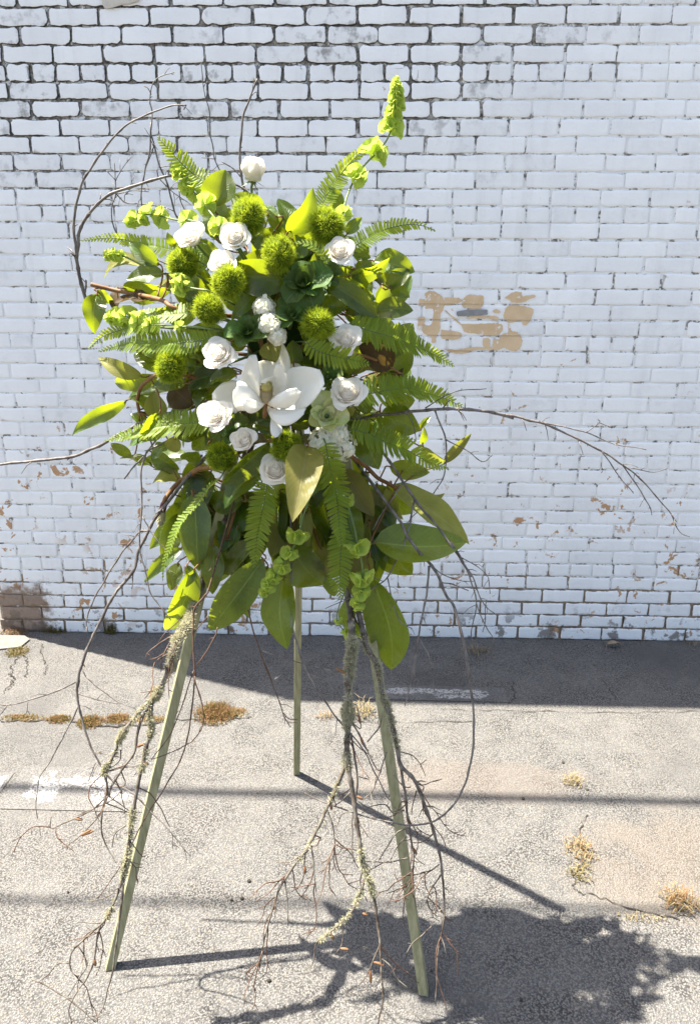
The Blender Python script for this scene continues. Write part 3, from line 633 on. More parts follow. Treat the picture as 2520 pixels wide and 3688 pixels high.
# ------------------------------------------------------------------ leaves on magnolia branches
def leaf_geo(p0, p1, width, roll=0.0, bow=0.0, cup=0.15, twist=0.0, prof=None, sag=0.0, wave=0.0, nu=8, nv=14, seed=0, side_bend=0.0, curl=0.0):
    s = (p1-p0); L = s.length; s = s/L
    n = (CAM-(p0+p1)/2).normalized()+Vector((-.1, 0, .6 if seed % 4 else -.35)); n = (n-s*n.dot(s)).normalized()
    n = Matrix.Rotation(radians(roll), 3, s) @ n; b = s.cross(n)
    rs = random.Random(seed); ph = rs.uniform(0, 6.28)
    def fn(u, v):
        R = Matrix.Rotation(radians(twist*(v-.5)), 3, s); nn = R @ n; bb = R @ b
        w = (prof(v) if prof else (sin(pi*min(1, v**.82*1.0))**.72*(1-.12*v) if v < .86 else sin(pi*.86**.82)**.72*(1-.12*.86)*(1-((v-.86)/.14)**1.25)))*width/2
        c = p0+s*L*v+n*(bow*L*sin(pi*v))+Vector((0, 0, -sag*L*v*v))+b*(side_bend*L*sin(pi*v))
        c = c-nn*(curl*L*max(0, v-.55)**2)
        return c+bb*(u*w)+nn*((cup*1.25)*w*abs(u)**1.35+wave*w*abs(u)*sin(v*11+ph+u*1.4))
    return grid_leaf(fn, nu, nv)
# zone, base x,y, tip x,y, width, material, roll, bow, layer(cm toward viewer), twist, cup
g, u_, w_ = 'leaf', 'under', 'brownleaf'
BR = {
 'a': ("magnolia branch whose brown elbow stem shows beside the thickest curved twig", [
   ('A', 745, 1400, 520, 1232, 120, g, -25, .06, 5, 10, .2), ('A', 630, 1395, 335, 1472, 165, u_, 20, .10, 2, 25, .2), ('A', 778, 1465, 515, 1510, 165, g, 10, .05, 4, 0, .15),
   ('C', 295, 195, 415, 270, 120, g, 30, .05, 0, 0, .1), ('C', 300, 215, 275, 490, 165, g, -10, .08, 3, 10, .2), ('C', 440, 190, 425, 345, 95, w_, 30, .05, 0, 0, .1),
   ('C', 480, 172, 830, 190, 90, g, 62, .05, 4, 10, .2), ('A', 870, 1265, 798, 1163, 66, g, 10, .1, 4, 0, .2), ('C', 700, 260, 420, 270, 150, w_, 40, .05, -1, 0, .1)]),
 'b': ("magnolia branch with a broad curled leaf rising behind the topmost green fluffy ball", [
   ('A', 1140, 985, 1215, 720, 260, g, -8, .12, 2, 20, .25), ('A', 1500, 1030, 1265, 890, 130, g, 35, .06, -1, 0, .1), ('B', 215, 1060, -10, 1010, 85, g, 50, .12, 3, 0, .1),
   ('B', 240, 1185, 110, 995, 130, g, 20, .05, -2, 0, .1), ('B', 300, 1490, -195, 1440, 210, g, -38, .08, 7, 12, .35), ('A', 1545, 1290, 1385, 1210, 90, g, 40, .05, 4, 0, .1),
   ('A', 1160, 1215, 1120, 1130, 90, g, 10, .05, 0, 0, .1), ('B', 30, 1150, 180, 1290, 120, g, 10, .05, -2, 0, .1)]),
 'c': ("magnolia branch with one tall upright glossy leaf beside the feathery top fern", [
   ('B', 275, 1170, 462, 862, 185, g, 15, .06, 3, 12, .28), ('B', 645, 1025, 548, 832, 118, g, -5, .08, 2, 0, .15), ('B', 688, 1180, 800, 1055, 95, g, 10, .05, 3, 15, .2),
   ('B', 320, 1200, 455, 930, 120, g, 35, .04, 1, 0, .1), ('B', 420, 1250, 300, 1330, 150, g, 30, .05, 0, 0, .1), ('B', 720, 1290, 620, 1180, 110, g, 30, .05, -1, 0, .1)]),
 'd': ("magnolia branch with rounded leaves fanned out below the long arching fern", [
   ('B', 880, 1370, 1178, 1455, 190, g, 10, .12, 1, 20, .25), ('B', 985, 1560, 1142, 1425, 130, g, 15, .06, 4, 0, .2), ('E', 1000, 175, 1142, 240, 92, g, 20, .06, 4, 0, .2),
   ('B', 985, 1535, 862, 1430, 100, g, 35, .05, -1, 0, .1), ('B', 715, 1475, 1005, 1352, 62, g, 66, .04, 5, 20, .1), ('B', 735, 1300, 865, 1345, 90, g, 10, .05, 3, 0, .1),
   ('B', 750, 1425, 900, 1395, 110, g, 20, .05, 2, 0, .1), ('E', 810, 185, 765, 22, 130, g, -25, .06, 3, 0, .2), ('B', 800, 1250, 850, 1330, 90, g, 40, .05, 1, 0, .1),
   ('E', 640, 110, 760, 30, 90, g, 35, .05, 0, 0, .1)]),
 'e': ("magnolia branch of dark glossy leaves beside the uppermost dark green kale", [
   ('E', 520, 110, 918, 388, 150, g, -30, .08, 6, 15, .25), ('E', 895, 345, 1168, 328, 165, g, 12, .05, 3, 0, .15), ('E', 490, 290, 695, 312, 110, g, 20, .08, 6, 0, .2),
   ('E', 680, 330, 860, 330, 130, g, 35, .05, 0, 0, .1), ('E', 700, 370, 880, 440, 110, g, 45, .05, 0, 0, .1), ('E', 600, 190, 840, 130, 130, g, 40, .05, 1, 0, .1),
   ('E', 720, 240, 900, 250, 110, g, 30, .05, 2, 0, .1)]),
 'f': ("magnolia branch showing a broad rusty brown leaf back", [
   ('E', 1015, 745, 775, 575, 215, w_, 8, .06, 3, 10, .12), ('E', 740, 800, 905, 770, 100, u_, -45, .08, 1, 0, .3), ('E', 320, 720, 300, 545, 140, g, 30, .04, -1, 0, .1),
   ('E', 1055, 815, 1095, 745, 34, w_, 20, .1, 2, 0, .3), ('E', 560, 740, 700, 800, 120, g, 40, .05, -2, 0, .1), ('E', 480, 760, 330, 690, 130, g, 35, .05, -1, 0, .1)]),
 'g': ("magnolia branch of very dark broad leaves behind the base of the long bare branch", [
   ('E', 920, 1085, 1215, 1190, 235, g, 22, .05, -2, 8, .12), ('E', 912, 1060, 730, 1115, 135, g, 30, .05, -1, 0, .1), ('E', 1215, 1180, 1292, 1090, 46, g, 10, .1, 0, 0, .3),
   ('E', 1225, 1290, 1240, 1165, 50, g, 40, .08, 0, 0, .3), ('E', 800, 1195, 915, 1465, 235, g, 12, .06, 2, 0, .15), ('E', 960, 1000, 1180, 975, 130, g, 40, .05, -3, 0, .1),
   ('E', 760, 1010, 880, 960, 130, g, 45, .05, -2, 0, .1)]),
 'h': ("magnolia branch with a red brown forked stem and one very wide green leaf hanging low", [
   ('E', 1230, 1310, 1405, 1425, 130, u_, 20, .06, 0, 0, .15), ('E', 1385, 1425, 1578, 1212, 66, u_, 35, .05, 2, 20, .3), ('E', 995, 1450, 1285, 1492, 145, g, 15, .08, 1, 0, .15),
   ('G', 830, 95, 815, 262, 125, g, 20, .05, 0, 0, .15), ('G', 985, 205, 1078, 462, 115, u_, 20, .04, 2, 0, .12), ('G', 960, 205, 1150, 400, 190, g, 30, .04, -2, 0, .1),
   ('G', 1015, 188, 1592, 596, 215, u_, -8, .07, 3, 0, .15), ('G', 885, 598, 1545, 615, 320, g, 6, .06, 5, 0, .18), ('G', 1255, 305, 1390, 258, 66, u_, 10, .05, 0, 0, .2)]),
 'i': ("magnolia branch whose longest leaf hangs lowest over the right easel leg", [
   ('G', 672, 80, 885, 418, 190, u_, 14, .05, 3, 0, .14), ('G', 905, 200, 815, 640, 190, u_, -18, .05, 1, 0, .14), ('G', 865, 850, 1012, 1498, 325, g, 4, .05, 6, 0, .14),
   ('G', 700, 995, 800, 1305, 130, g, 35, .04, 3, 0, .1), ('G', 850, 690, 735, 985, 205, u_, 10, .05, 4, 0, .14), ('G', 760, 380, 700, 640, 180, u_, 20, .04, -1, 0, .1),
   ('G', 850, 470, 690, 780, 190, u_, 30, .04, 0, 0, .1), ('G', 610, 250, 690, 600, 200, g, 10, .05, 1, 0, .15), ('G', 700, 520, 650, 860, 210, g, 15, .05, 2, 0, .15), ('G', 700, 310, 790, 660, 215, g, 8, .05, 5, 0, .15)]),
 'j': ("magnolia branch with a pale cream folded leaf under the lowest rose", [
   ('E', 410, 1300, 302, 1862, 270, u_, -14, .10, 10, 10, .25), ('E', 440, 1330, 395, 1700, 110, g, -60, .08, 6, 0, .2), ('G', 290, 610, 538, 918, 290, g, -10, .05, 4, 8, .14),
   ('G', 245, 850, 262, 1368, 265, g, 0, .04, 6, 0, .28), ('G', 425, 380, 415, 655, 85, u_, 20, .05, 3, 0, .1), ('G', 500, 630, 585, 860, 150, u_, 15, .05, 3, 0, .1),
   ('G', 560, 840, 605, 985, 110, g, 20, .05, 2, 0, .1), ('G', 150, 330, 290, 520, 180, g, 30, .05, -1, 0, .1), ('G', 560, 480, 520, 700, 200, g, 30, .05, -2, 0, .1)]),
 'k': ("magnolia branch of drooping leaves over the left easel leg with one pale yellow leaf", [
   ('F', 1490, 715, 1102, 1228, 260, g, 8, .05, 6, 0, .14), ('F', 1510, 770, 1500, 1010, 150, g, 25, .04, 2, 0, .1), ('F', 985, 252, 1008, 812, 250, g, 12, .05, 7, 0, .16),
   ('F', 1130, 615, 1115, 975, 175, g, 15, .05, 3, 0, .15), ('F', 1000, 790, 772, 1272, 195, g, -5, .05, 5, 0, .14), ('F', 910, 640, 630, 890, 100, g, -15, .05, 3, 0, .25),
   ('F', 885, 750, 815, 945, 130, g, 15, .05, 1, 0, .12), ('F', 950, 765, 935, 925, 84, g, -20, .08, 6, 0, .3), ('F', 1410, 590, 1195, 835, 135, g, 35, .05, 4, 0, .2),
   ('F', 1300, 495, 1288, 690, 120, g, 25, .05, 1, 0, .1), ('F', 1350, 800, 1365, 1150, 150, g, 30, .04, 2, 0, .1), ('F', 1420, 420, 1470, 700, 190, g, 30, .04, -1, 0, .1)]),
 'l': ("magnolia branch whose thick tan stem ends in a cream seed cone bud", [
   ('F', 1345, 300, 1085, 265, 150, g, -35, .10, 4, 15, .25), ('E', 140, 1270, -195, 1575, 205, g, -25, .08, 5, 0, .25), ('F', 1565, 50, 1190, 345, 250, g, 25, .05, 2, 0, .14),
   ('F', 1510, 300, 1175, 365, 150, g, 30, .05, 1, 0, .12), ('F', 1175, 305, 1085, 435, 125, g, 25, .05, 1, 0, .12), ('C', 685, 1345, 888, 1470, 140, g, 10, .06, 3, 0, .2),
   ('C', 1035, 1450, 885, 1375, 130, g, 25, .06, 1, 0, .15), ('F', 905, 155, 685, 165, 125, u_, 15, .08, 2, 0, .2), ('F', 880, 110, 700, 70, 90, g, 25, .05, 1, 0, .15)]),
 'm': ("magnolia branch with a twisted yellow leaf streaming out beside the lowest side fern", [
   ('C', 680, 1050, 525, 945, 96, g, 15, .08, 1, 0, .2), ('C', 512, 978, 100, 1215, 105, g, -28, .05, 3, 70, .2), ('C', 625, 1155, 540, 1070, 112, g, 10, .08, 2, 0, .2),
   ('C', 742, 1062, 615, 1268, 170, g, -10, .06, 5, 10, .2), ('C', 545, 1372, 395, 1285, 76, g, -25, .08, 2, 0, .25), ('C', 695, 1440, 458, 1385, 72, g, 20, .06, 2, 30, .2),
   ('C', 745, 1112, 700, 912, 165, u_, 10, .05, 1, 0, .12), ('C', 855, 1235, 850, 1355, 125, u_, 10, .05, 1, 0, .12), ('C', 800, 1290, 700, 1400, 130, g, 30, .05, 1, 0, .1)]),
 'n': ("magnolia branch with an S twisted leaf sticking out below the paired ferns", [
   ('C', 625, 802, 305, 665, 120, u_, -15, .10, 2, 60, .2), ('C', 595, 625, 730, 705, 74, g, 30, .05, -1, 0, .2), ('C', 945, 795, 938, 650, 105, g, 10, .06, 3, 0, .2),
   ('C', 1305, 785, 1082, 855, 145, g, 15, .06, 4, 0, .15), ('C', 830, 875, 985, 1025, 190, w_, 35, .05, -1, 0, .12), ('C', 940, 850, 700, 880, 110, g, 35, .05, 0, 0, .1),
   ('C', 1050, 700, 930, 610, 150, g, 35, .05, -2, 0, .1), ('C', 1090, 900, 1010, 1040, 150, g, 30, .05, -1, 0, .1), ('C', 1250, 560, 1100, 640, 140, g, 35, .05, -2, 0, .1)]),
 'o': ("magnolia sprig of leaves tucked close around the big magnolia flower", [
   ('C', 1245, 1140, 1392, 1125, 120, g, 15, .08, 5, 0, .2), ('C', 1375, 1130, 1600, 1110, 130, g, 20, .06, 3, 0, .15), ('E', 190, 1130, 200, 1248, 215, g, 45, .08, 6, 0, .3),
   ('C', 1432, 212, 1252, 398, 104, g, -20, .14, 7, 25, .25), ('E', 30, 215, 150, 265, 60, g, 20, .1, 7, 0, .2), ('E', 135, 555, 190, 705, 165, u_, 20, .06, 4, 0, .15),
   ('E', 280, 1145, 450, 1120, 100, g, 35, .05, 2, 0, .1), ('C', 1110, 1265, 1180, 1160, 110, g, 20, .06, 3, 0, .1), ('C', 1240, 1200, 1200, 1290, 90, g, 30, .05, 2, 0, .1),
   ('E', 420, 560, 350, 440, 120, g, 40, .04, -2, 0, .1), ('E', 480, 1000, 560, 880, 140, g, 40, .04, -2, 0, .1), ('C', 1400, 1000, 1300, 880, 140, g, 30, .04, -1, 0, .1)]),
}
rf = random.Random(99)
CEN = {b: (sum(px(L[0], L[1], L[2])[0] for L in v[1])/len(v[1]), sum(px(L[0], L[1], L[2])[1] for L in v[1])/len(v[1])) for b, v in BR.items()}
for i in range(120):                       # inner leaves that close the gaps between the flowers
    rr = sqrt(rf.random())*.90; an = rf.uniform(0, 2*pi); x, y = 620+300*rr*cos(an), 830+(370 if sin(an) > 0 else 330)*rr*sin(an)
    g2 = an+rf.uniform(-.9, .9); ln = rf.uniform(75, 125); tx, ty = x+ln*cos(g2), y+ln*sin(g2)
    b = min(CEN, key=lambda q: (CEN[q][0]-x*K2)**2+(CEN[q][1]-y*K2)**2)
    BR[b][1].append(('D', x, y, tx, ty, rf.uniform(48, 66), g if rf.random() < .96 else u_, rf.uniform(-40, 40), .04, rf.uniform(-6, -2.5), rf.uniform(-20, 20), .15))
for i in range(46):                        # the skirt of leaves hanging under the bouquet
    x, y = rf.uniform(420, 880), rf.uniform(1060, 1235); sp_x = (x-640)/300
    ln = rf.uniform(90, 150); a2 = pi/2-sp_x*rf.uniform(.4, 1.0)+rf.uniform(-.3, .3); tx, ty = x+ln*cos(a2), min(y+ln*sin(a2), 1345)
    b = min(CEN, key=lambda q: (CEN[q][0]-x*K2)**2+(CEN[q][1]-y*K2)**2)
    BR[b][1].append(('D', x, y, tx, ty, rf.uniform(50, 78), g if rf.random() < .92 else u_, rf.uniform(-30, 30), .04, rf.uniform(-4, -.5), rf.uniform(-20, 20), .15))
STEMS = {'a': ('C', [(255, 148), (300, 160), (430, 190), (560, 215), (760, 260), (900, 330)], .0055, .0055),
         'm': ('C', [(600, 1060), (588, 980), (608, 890), (660, 835), (720, 800), (860, 790)], .0045, .0055),
         'l': ('F', [(772, 345), (790, 285), (860, 195), (930, 140), (1040, 70), (1250, 20)], .0062, .008),
         'h': ('G', [(1045, 215), (985, 180), (910, 140), (830, 60), (735, -5), (600, -120)], .005, .0065),
         'f': ('E', [(1090, 790), (1060, 775), (1010, 742), (930, 700), (700, 640)], .0025, .004)}
seed = 0; kk = 0
for bid, (label, leaves) in BR.items():
    pts = []
    for L in leaves:
        z, bx, by, tx, ty, wd_, mt, roll, bow, lay, tw, cup = L
        ub, ut = px(z, bx, by), px(z, tx, ty)
        yb = dome(*ub)+.045-lay*.012; yt = dome(*ut)+.012-lay*.012
        yt = min(yt, yb+.06)
        p0, p1 = at(z, bx, by, yb), at(z, tx, ty, yt); kk += 1
        if z != 'D' or lay > 0:
            dz = p1.z-p0.z; yt = yb+((.42 if dz < .02 else .12) if kk % 4 else -.30)*dz
            if kk % 4 == 0: yb -= .02; yt -= .02
            if bid == 'j' and len(pts) == 0: yt = yb+1.0*(p1.z-p0.z)
            p0, p1 = at(z, bx, by, yb), at(z, tx, ty, yt)
        wm = wd_*ZONES[z][2]/F*((p0+p1)/2-CAM).dot(FW)
        pts.append((p0, p1, wm/max(.45, cos(radians(roll))), mt, roll, bow, tw, cup))
    mean = Vector((0, 0, 0))
    for q in pts: mean += q[0]
    mean /= len(pts); fp = foam_pt(mean); node = fp.lerp(mean, .55)+Vector((0, .02, 0))
    root = empty('magnolia_branch', fp, label, 'magnolia branch', 'leafy magnolia branches in the bouquet')
    m = MB()
    if bid in STEMS:
        zz, sp_, r0, r1 = STEMS[bid]
        SPT = [at(zz, *q, dome(*px(zz, *q))+.0) for q in sp_]+[fp]
        P = catmull(SPT, 5); m.tube(P, [r0+(r1-r0)*i/(len(P)-1) for i in range(len(P))], 8)
        node = SPT[len(SPT)//2]
    else: m.tube(catmull([fp, node+Vector((0, .01, .01)), mean], 4), .005, 7)
    for q in pts:
        near = min([p for p in (P if bid in STEMS else [mean, node])], key=lambda p: (p-q[0]).length)
        d = (q[1]-q[0]).normalized()
        m.tube(catmull([near, near.lerp(q[0], .5)+Vector((0, .035, 0)), q[0]-d*.008, q[0]+d*.01], 3), [.0022]*5+[.0020]*5, 6)
    m.build('stem', MT['magstem'], root)
    for (p0, p1, wm, mt, roll, bow, tw, cup) in pts:
        seed += 1; rs = random.Random(seed)
        v, f, uv = leaf_geo(p0, p1, wm, roll+rs.uniform(-6, 6), bow+rs.uniform(0, .05), cup+.14, tw+rs.uniform(-12, 12), wave=rs.uniform(.06, .20), seed=seed, side_bend=rs.uniform(-.09, .09), curl=rs.uniform(-.3, .7))
        mk('leaf', v, f, MT[mt], root, uvs=uv)
    if bid == 'l':
        e0, e1 = SPT[0], at('F', 748, 478, SPT[0].y-.004); d = e1-e0
        mm = MB(); mm.tube([e0-d*.18, e0, e0+d*.28], [.0078, .0092, .0085], 10); mm.build('red_band', MT['wine'], root)
        mm = MB(); M = frame(d)
        for i in range(70):
            t = (i+.5)/70; a = i*2.4; rr = .0125*sin(pi*(.2+.72*t))**.8; c = e0+d*(.22+.75*t)+M @ Vector((cos(a)*rr*.75, sin(a)*rr*.75, 0))
            o = (M @ Vector((cos(a), sin(a), .0))).normalized(); dd = d.normalized(); s_ = dd.cross(o)
            mm.add([c-s_*.003, c+s_*.003, c+dd*.009+o*.0045, c-dd*.004], [(0, 1, 2), (0, 3, 1)])
        mm.tube([e0+d*.2, e0+d*.5, e0+d*.95], [.008, .0095, .004], 8); mm.build('seed_cone', MT['bud'], root)

# ------------------------------------------------------------------ roses
def rose_meshes(seed, openness):
    rs = random.Random(seed); N = 36; heart = MB(); petals = []; bud = openness < .4
    for k in range(N):
        t = k/(N-1); a = k*2.399+rs.uniform(-.3, .3)
        R = .0012+.0330*t**.92; hw = 1.5-.55*t; Ht = (.047-.015*t*openness-.002*rs.random())*(1.22 if bud else 1)
        if bud: R *= .98
        flare = (.04+.80*t**1.6*openness)*rs.uniform(.8, 1.25); ph = rs.uniform(0, 6.28)
        def fn(u, v, R=R, hw=hw, Ht=Ht, flare=flare, a=a, ph=ph, t=t):
            wv = (.30+.70*sin(min(1, v*1.25)*pi/2))*sqrt(max(0, 1-(max(0, v-.80)/.20)**2*.40))
            g = a+u*hw*wv
            rim = max(0, (v-.66)/.34)
            prof = (.22+.78*sin(min(1, v*1.15)*pi/2)**.8)*(1-(.34 if bud else .05)*max(0, v-.55)/.45*(1 if bud else (1-t)))
            rad = R*prof+R*flare*.40*rim**2*(1+.3*sin(3*u+ph))+.0010*abs(u)*t+(.0015*rim*sin(2.5*u+ph))
            zz = Ht*(v-.20*rim**3*flare)*(1-.05*u*u)+.0012*sin(4*u+ph)*rim - .004*abs(u)**3*rim*(1-.5*t)
            return Vector((cos(g)*rad, sin(g)*rad, zz))
        v, f, uv = grid_leaf(fn, 8, 8)
        if k < 20: heart.add(v, f)
        else: petals.append(mk('petal', v, f, MT['rose'], link=False))
    heart.tube([(0, 0, .004), (0, 0, .02), (0, 0, .036)], [.02, .022, .010], 12)
    hm = mk('heart', heart.v, heart.f, MT['heart'], link=False)
    cal = MB()
    cal.tube([(0, 0, -.006), (0, 0, -.002), (0, 0, .006), (0, 0, .013)], [.003, .008, .010, .007], 10)
    for i in range(5):
        g_ = 2*pi*i/5; c, s = cos(g_), sin(g_)
        cal.add([(c*.006-s*.004, s*.006+c*.004, .002), (c*.006+s*.004, s*.006-c*.004, .002), (c*.020, s*.020, -.004), (c*.034, s*.034, -.012)], [(0, 1, 2), (1, 3, 2), (0, 2, 3)])
    return hm, petals, mk('calyx', cal.v, cal.f, MT['stem'], link=False)
RV = [rose_meshes(11, .85), rose_meshes(23, .7), rose_meshes(37, 1.0), rose_meshes(41, .22)]
VIEW = -FW
def axis_for(z, x, y, out=.35, upb=.25):
    u, v = px(z, x, y); dx, dy = (u/K2-620)/340, (v/K2-800)/420
    return (VIEW+RT*dx*out-UP*dy*out+Vector((0, 0, upb))).normalized()
def rose(x, y, dia, var, lift, label, ax=None, spin=0):
    u, v = px('D', x, y); Y = dome(u, v)-lift-.03; c = at('D', x, y, Y); s = dia/934.0/.082*((c-CAM).dot(FW)/1.87)
    a = ax if ax is not None else axis_for('D', x, y)
    a = (a+Vector((-.12, 0, .28))).normalized() if var != 3 else a
    M = frame(a, Vector((cos(spin), 0, sin(spin)))); base = c-a*.026*s
    fp = foam_pt(c); root = empty('rose', fp, label, 'rose', 'white roses in the bouquet')
    hm, pet, cal = RV[var]; T = m4(M, base, s)
    inst('heart', hm, root, T); inst('calyx', cal, root, T)
    for p in pet: inst('petal', p, root, T)
    m = MB(); m.tube(catmull([fp, fp.lerp(base, .5)+Vector((0, 0, -.012)), base-a*.03*s, base], 5), .0032, 7); m.build('stem', MT['stem'], root)
rose(575, 386, 78, 3, .0, 'white rosebud standing up alone above the leaves beside the straight dark twig', Vector((.12, -.25, 1)).normalized(), .4)
rose(432, 534, 70, 1, .05, 'white rose at the end of the bell spike, above a green fluffy ball', (VIEW+Vector((-.25, 0, .10))).normalized(), 1.2)
rose(533, 535, 70, 0, .05, 'white rose beneath the topmost green fluffy ball', (VIEW+Vector((.15, 0, -.02))).normalized(), 2.2)
rose(505, 597, 66, 1, .055, 'white rose half hidden behind a dark green fluffy ball', (VIEW+Vector((0, 0, .05))).normalized(), .2)
rose(771, 568, 66, 0, .05, 'white rose between the upper fluffy ball and the long arching fern', (VIEW+Vector((.05, 0, -.05))).normalized(), 3.0)
rose(785, 769, 72, 2, .05, 'white rose between the oval fluffy ball and the rusty brown leaf', (VIEW+Vector((.1, 0, .0))).normalized(), .8)
rose(497, 801, 76, 2, .06, 'white rose with pointed outer petals above the magnolia beside dark kale', (VIEW+Vector((.1, 0, .1))).normalized(), 1.9)
rose(488, 940, 78, 2, .075, 'white rose overlapping the broad pale magnolia petal', (VIEW+Vector((-.05, 0, .15))).normalized(), 2.7)
rose(790, 891, 80, 2, .06, 'large white rose at the base of the long level fern', (VIEW+Vector((0, 0, .1))).normalized(), .1)
rose(554, 998, 60, 1, .07, 'smallest white rose, under the magnolia beside a green fluffy ball', (VIEW+Vector((-.05, 0, .0))).normalized(), 1.0)
rose(626, 1065, 76, 0, .075, 'lowest white rose, resting above the pale cream folded leaf', (VIEW+Vector((.25, 0, .1))).normalized(), 2.0)

# ------------------------------------------------------------------ green fluffy dianthus balls
def fuzz_mesh(seed, N=7500):
    rs = random.Random(seed); m = MB()
    for i in range(N):
        z = 1-2*(i+.5)/N; a = i*2.399963; r = sqrt(1-z*z); d = Vector((cos(a)*r, sin(a)*r, z))
        d = (d+Vector((rs.gauss(0, .10), rs.gauss(0, .10), rs.gauss(0, .10)))).normalized()
        lump = 1+.26*noise.noise(d*1.9+Vector((seed, 0, 0)))+.10*noise.noise(d*5+Vector((0, seed, 0)))
        o = d*.74*lump; tip = d*lump*rs.uniform(.86, 1.08)+Vector((rs.gauss(0, .12), rs.gauss(0, .12), rs.gauss(0, .12)))
        mid = o.lerp(tip, .55)+Vector((rs.gauss(0, .06), rs.gauss(0, .06), rs.gauss(0, .06)))
        s = d.cross(Vector((rs.gauss(0, 1), rs.gauss(0, 1), rs.gauss(0, 1)))).normalized()*.0115
        m.add([o-s, o+s, mid+s*.85, mid-s*.85, tip], [(0, 1, 2, 3), (3, 2, 4)])
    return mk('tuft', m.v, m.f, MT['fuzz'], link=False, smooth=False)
def core_mesh():
    m = MB(); n = 14; k = 8; vs = []
    for j in range(1, k):
        for i in range(n): t = pi*j/k; vs.append((sin(t)*cos(2*pi*i/n)*.84, sin(t)*sin(2*pi*i/n)*.84, cos(t)*.84))
    vs += [(0, 0, .84), (0, 0, -.84)]; q = len(vs)
    fs = [(j*n+i, (j+1)*n+i, (j+1)*n+(i+1) % n, j*n+(i+1) % n) for j in range(k-2) for i in range(n)]
    fs += [(q-2, i, (i+1) % n) for i in range(n)]+[(q-1, (k-2)*n+(i+1) % n, (k-2)*n+i) for i in range(n)]
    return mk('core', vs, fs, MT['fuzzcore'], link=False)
FZ = [fuzz_mesh(s) for s in (3, 8, 15, 21, 34)]; CM = core_mesh()
def fluffy(i, x, y, rx, ry, lift, label, pear=0):
    rx *= .93; ry *= .93; Y = dome(*px('D', x, y))-lift; c = at('D', x, y, Y); sc = (c-CAM).dot(FW)/F*K2
    fp = foam_pt(c); root = empty('dianthus', fp, label, 'dianthus', 'green fluffy dianthus balls')
    M = frame(axis_for('D', x, y), Vector((cos(i), sin(i*1.7), .2)))
    Ms = Matrix.Translation(c) @ Matrix.Diagonal((rx*sc, (rx+ry)/2*sc, ry*sc, 1)) @ M.to_4x4()
    inst('tuft', FZ[i % 5], root, Ms); inst('core', CM, root, Ms)
    m = MB(); m.tube(catmull([fp, fp.lerp(c, .6)+Vector((0, .01, -.01)), c], 4), .003, 6); m.build('stem', MT['stem'], root)
for i, a in enumerate([(563, 493, 42, 44, .05, 'topmost green fluffy dianthus ball, above a white rose'), (741, 513, 46, 42, .05, 'green fluffy dianthus ball beneath the feathery upright fern'),
   (632, 576, 38, 46, .07, 'tall green fluffy dianthus ball above the broad folded leaf'), (416, 598, 38, 36, .05, 'green fluffy dianthus ball beneath the rose at the bell spike'),
   (519, 640, 38, 42, .085, 'shaded green fluffy dianthus ball covering part of a rose'), (475, 703, 36, 38, .06, 'round green fluffy dianthus ball at the base of the lime bell spike'),
   (722, 735, 43, 34, .08, 'flattened oval green fluffy dianthus ball between kale and rose'), (385, 834, 34, 40, .06, 'pear shaped green fluffy dianthus ball by the curved brown stem'),
   (502, 1037, 37, 35, .06, 'green fluffy dianthus ball beside the stem with the seed cone bud'), (650, 1015, 36, 40, .065, 'green fluffy dianthus ball just above the lowest rose')]):
    fluffy(i, *a)

# ------------------------------------------------------------------ the big magnolia flower
MC = at('M', 745, 850, 1.80)
mg = empty('magnolia_flower', foam_pt(MC), 'large open white magnolia flower with yellow cone in the middle of the bouquet', 'magnolia')
obov = lambda v: max(.10, sin(pi*min(1, (v*.93+.04))**1.5))**.62 if v < .97 else .34
def mpetal(base, ctrl, tip, yb, yc, yt, w, roll, cup, tw=0, mat='magpetal'):
    a, b, c = at('M', *base, yb), at('M', *ctrl, yc), at('M', *tip, yt)
    sc = (b-CAM).dot(FW)/F*ZONES['M'][2]; wm = w*sc
    s = (c-a).normalized(); n = (CAM-b).normalized(); n = (n-s*n.dot(s)).normalized(); n = Matrix.Rotation(radians(roll), 3, s) @ n; bb = s.cross(n)
    def fn(u, v):
        q = a*(1-v)**2+b*2*v*(1-v)+c*v*v; w_v = obov(v)*wm/2; R = Matrix.Rotation(radians(tw*v), 3, s)
        return q+(R @ bb)*(u*w_v)+(R @ n)*(cup*w_v*u*u+.03*w_v*sin(6*u+5*v))
    v, f, uv = grid_leaf(fn, 10, 14); o = mk('petal', v, f, MT[mat], mg, uvs=uv)
    sd = o.modifiers.new('thickness', 'SOLIDIFY'); sd.thickness = .0012
mpetal((720, 830), (640, 640), (800, 440), 1.82, 1.85, 1.85, 360, 0, .2)            # broad back petal
mpetal((820, 760), (1030, 560), (850, 190), 1.84, 1.86, 1.83, 150, -25, .35, 15)     # tall curling back petal
mpetal((840, 820), (950, 560), (1110, 490), 1.86, 1.92, 1.90, 220, 10, .2)
mpetal((770, 860), (960, 800), (1335, 600), 1.81, 1.82, 1.74, 430, -12, .30)         # wide right petal
mpetal((700, 830), (510, 770), (605, 370), 1.79, 1.78, 1.76, 200, 15, .6, -15)      # upright left petal
mpetal((640, 830), (480, 770), (190, 830), 1.84, 1.86, 1.80, 330, 8, .15)            # broad petal behind the rose
mpetal((740, 870), (560, 900), (440, 700), 1.79, 1.72, 1.72, 280, 8, -.45)           # cupped front left petal
mpetal((745, 870), (640, 985), (520, 850), 1.79, 1.71, 1.715, 150, -20, -.30)
mpetal((750, 880), (880, 960), (1085, 745), 1.79, 1.73, 1.72, 200, 30, -.45, 10)     # narrow front right petal
mpetal((740, 900), (860, 1090), (1145, 950), 1.80, 1.74, 1.74, 190, -20, -.35)       # low front petal
mpetal((800, 1010), (860, 1120), (860, 1225), 1.80, 1.775, 1.77, 130, 0, -.2)
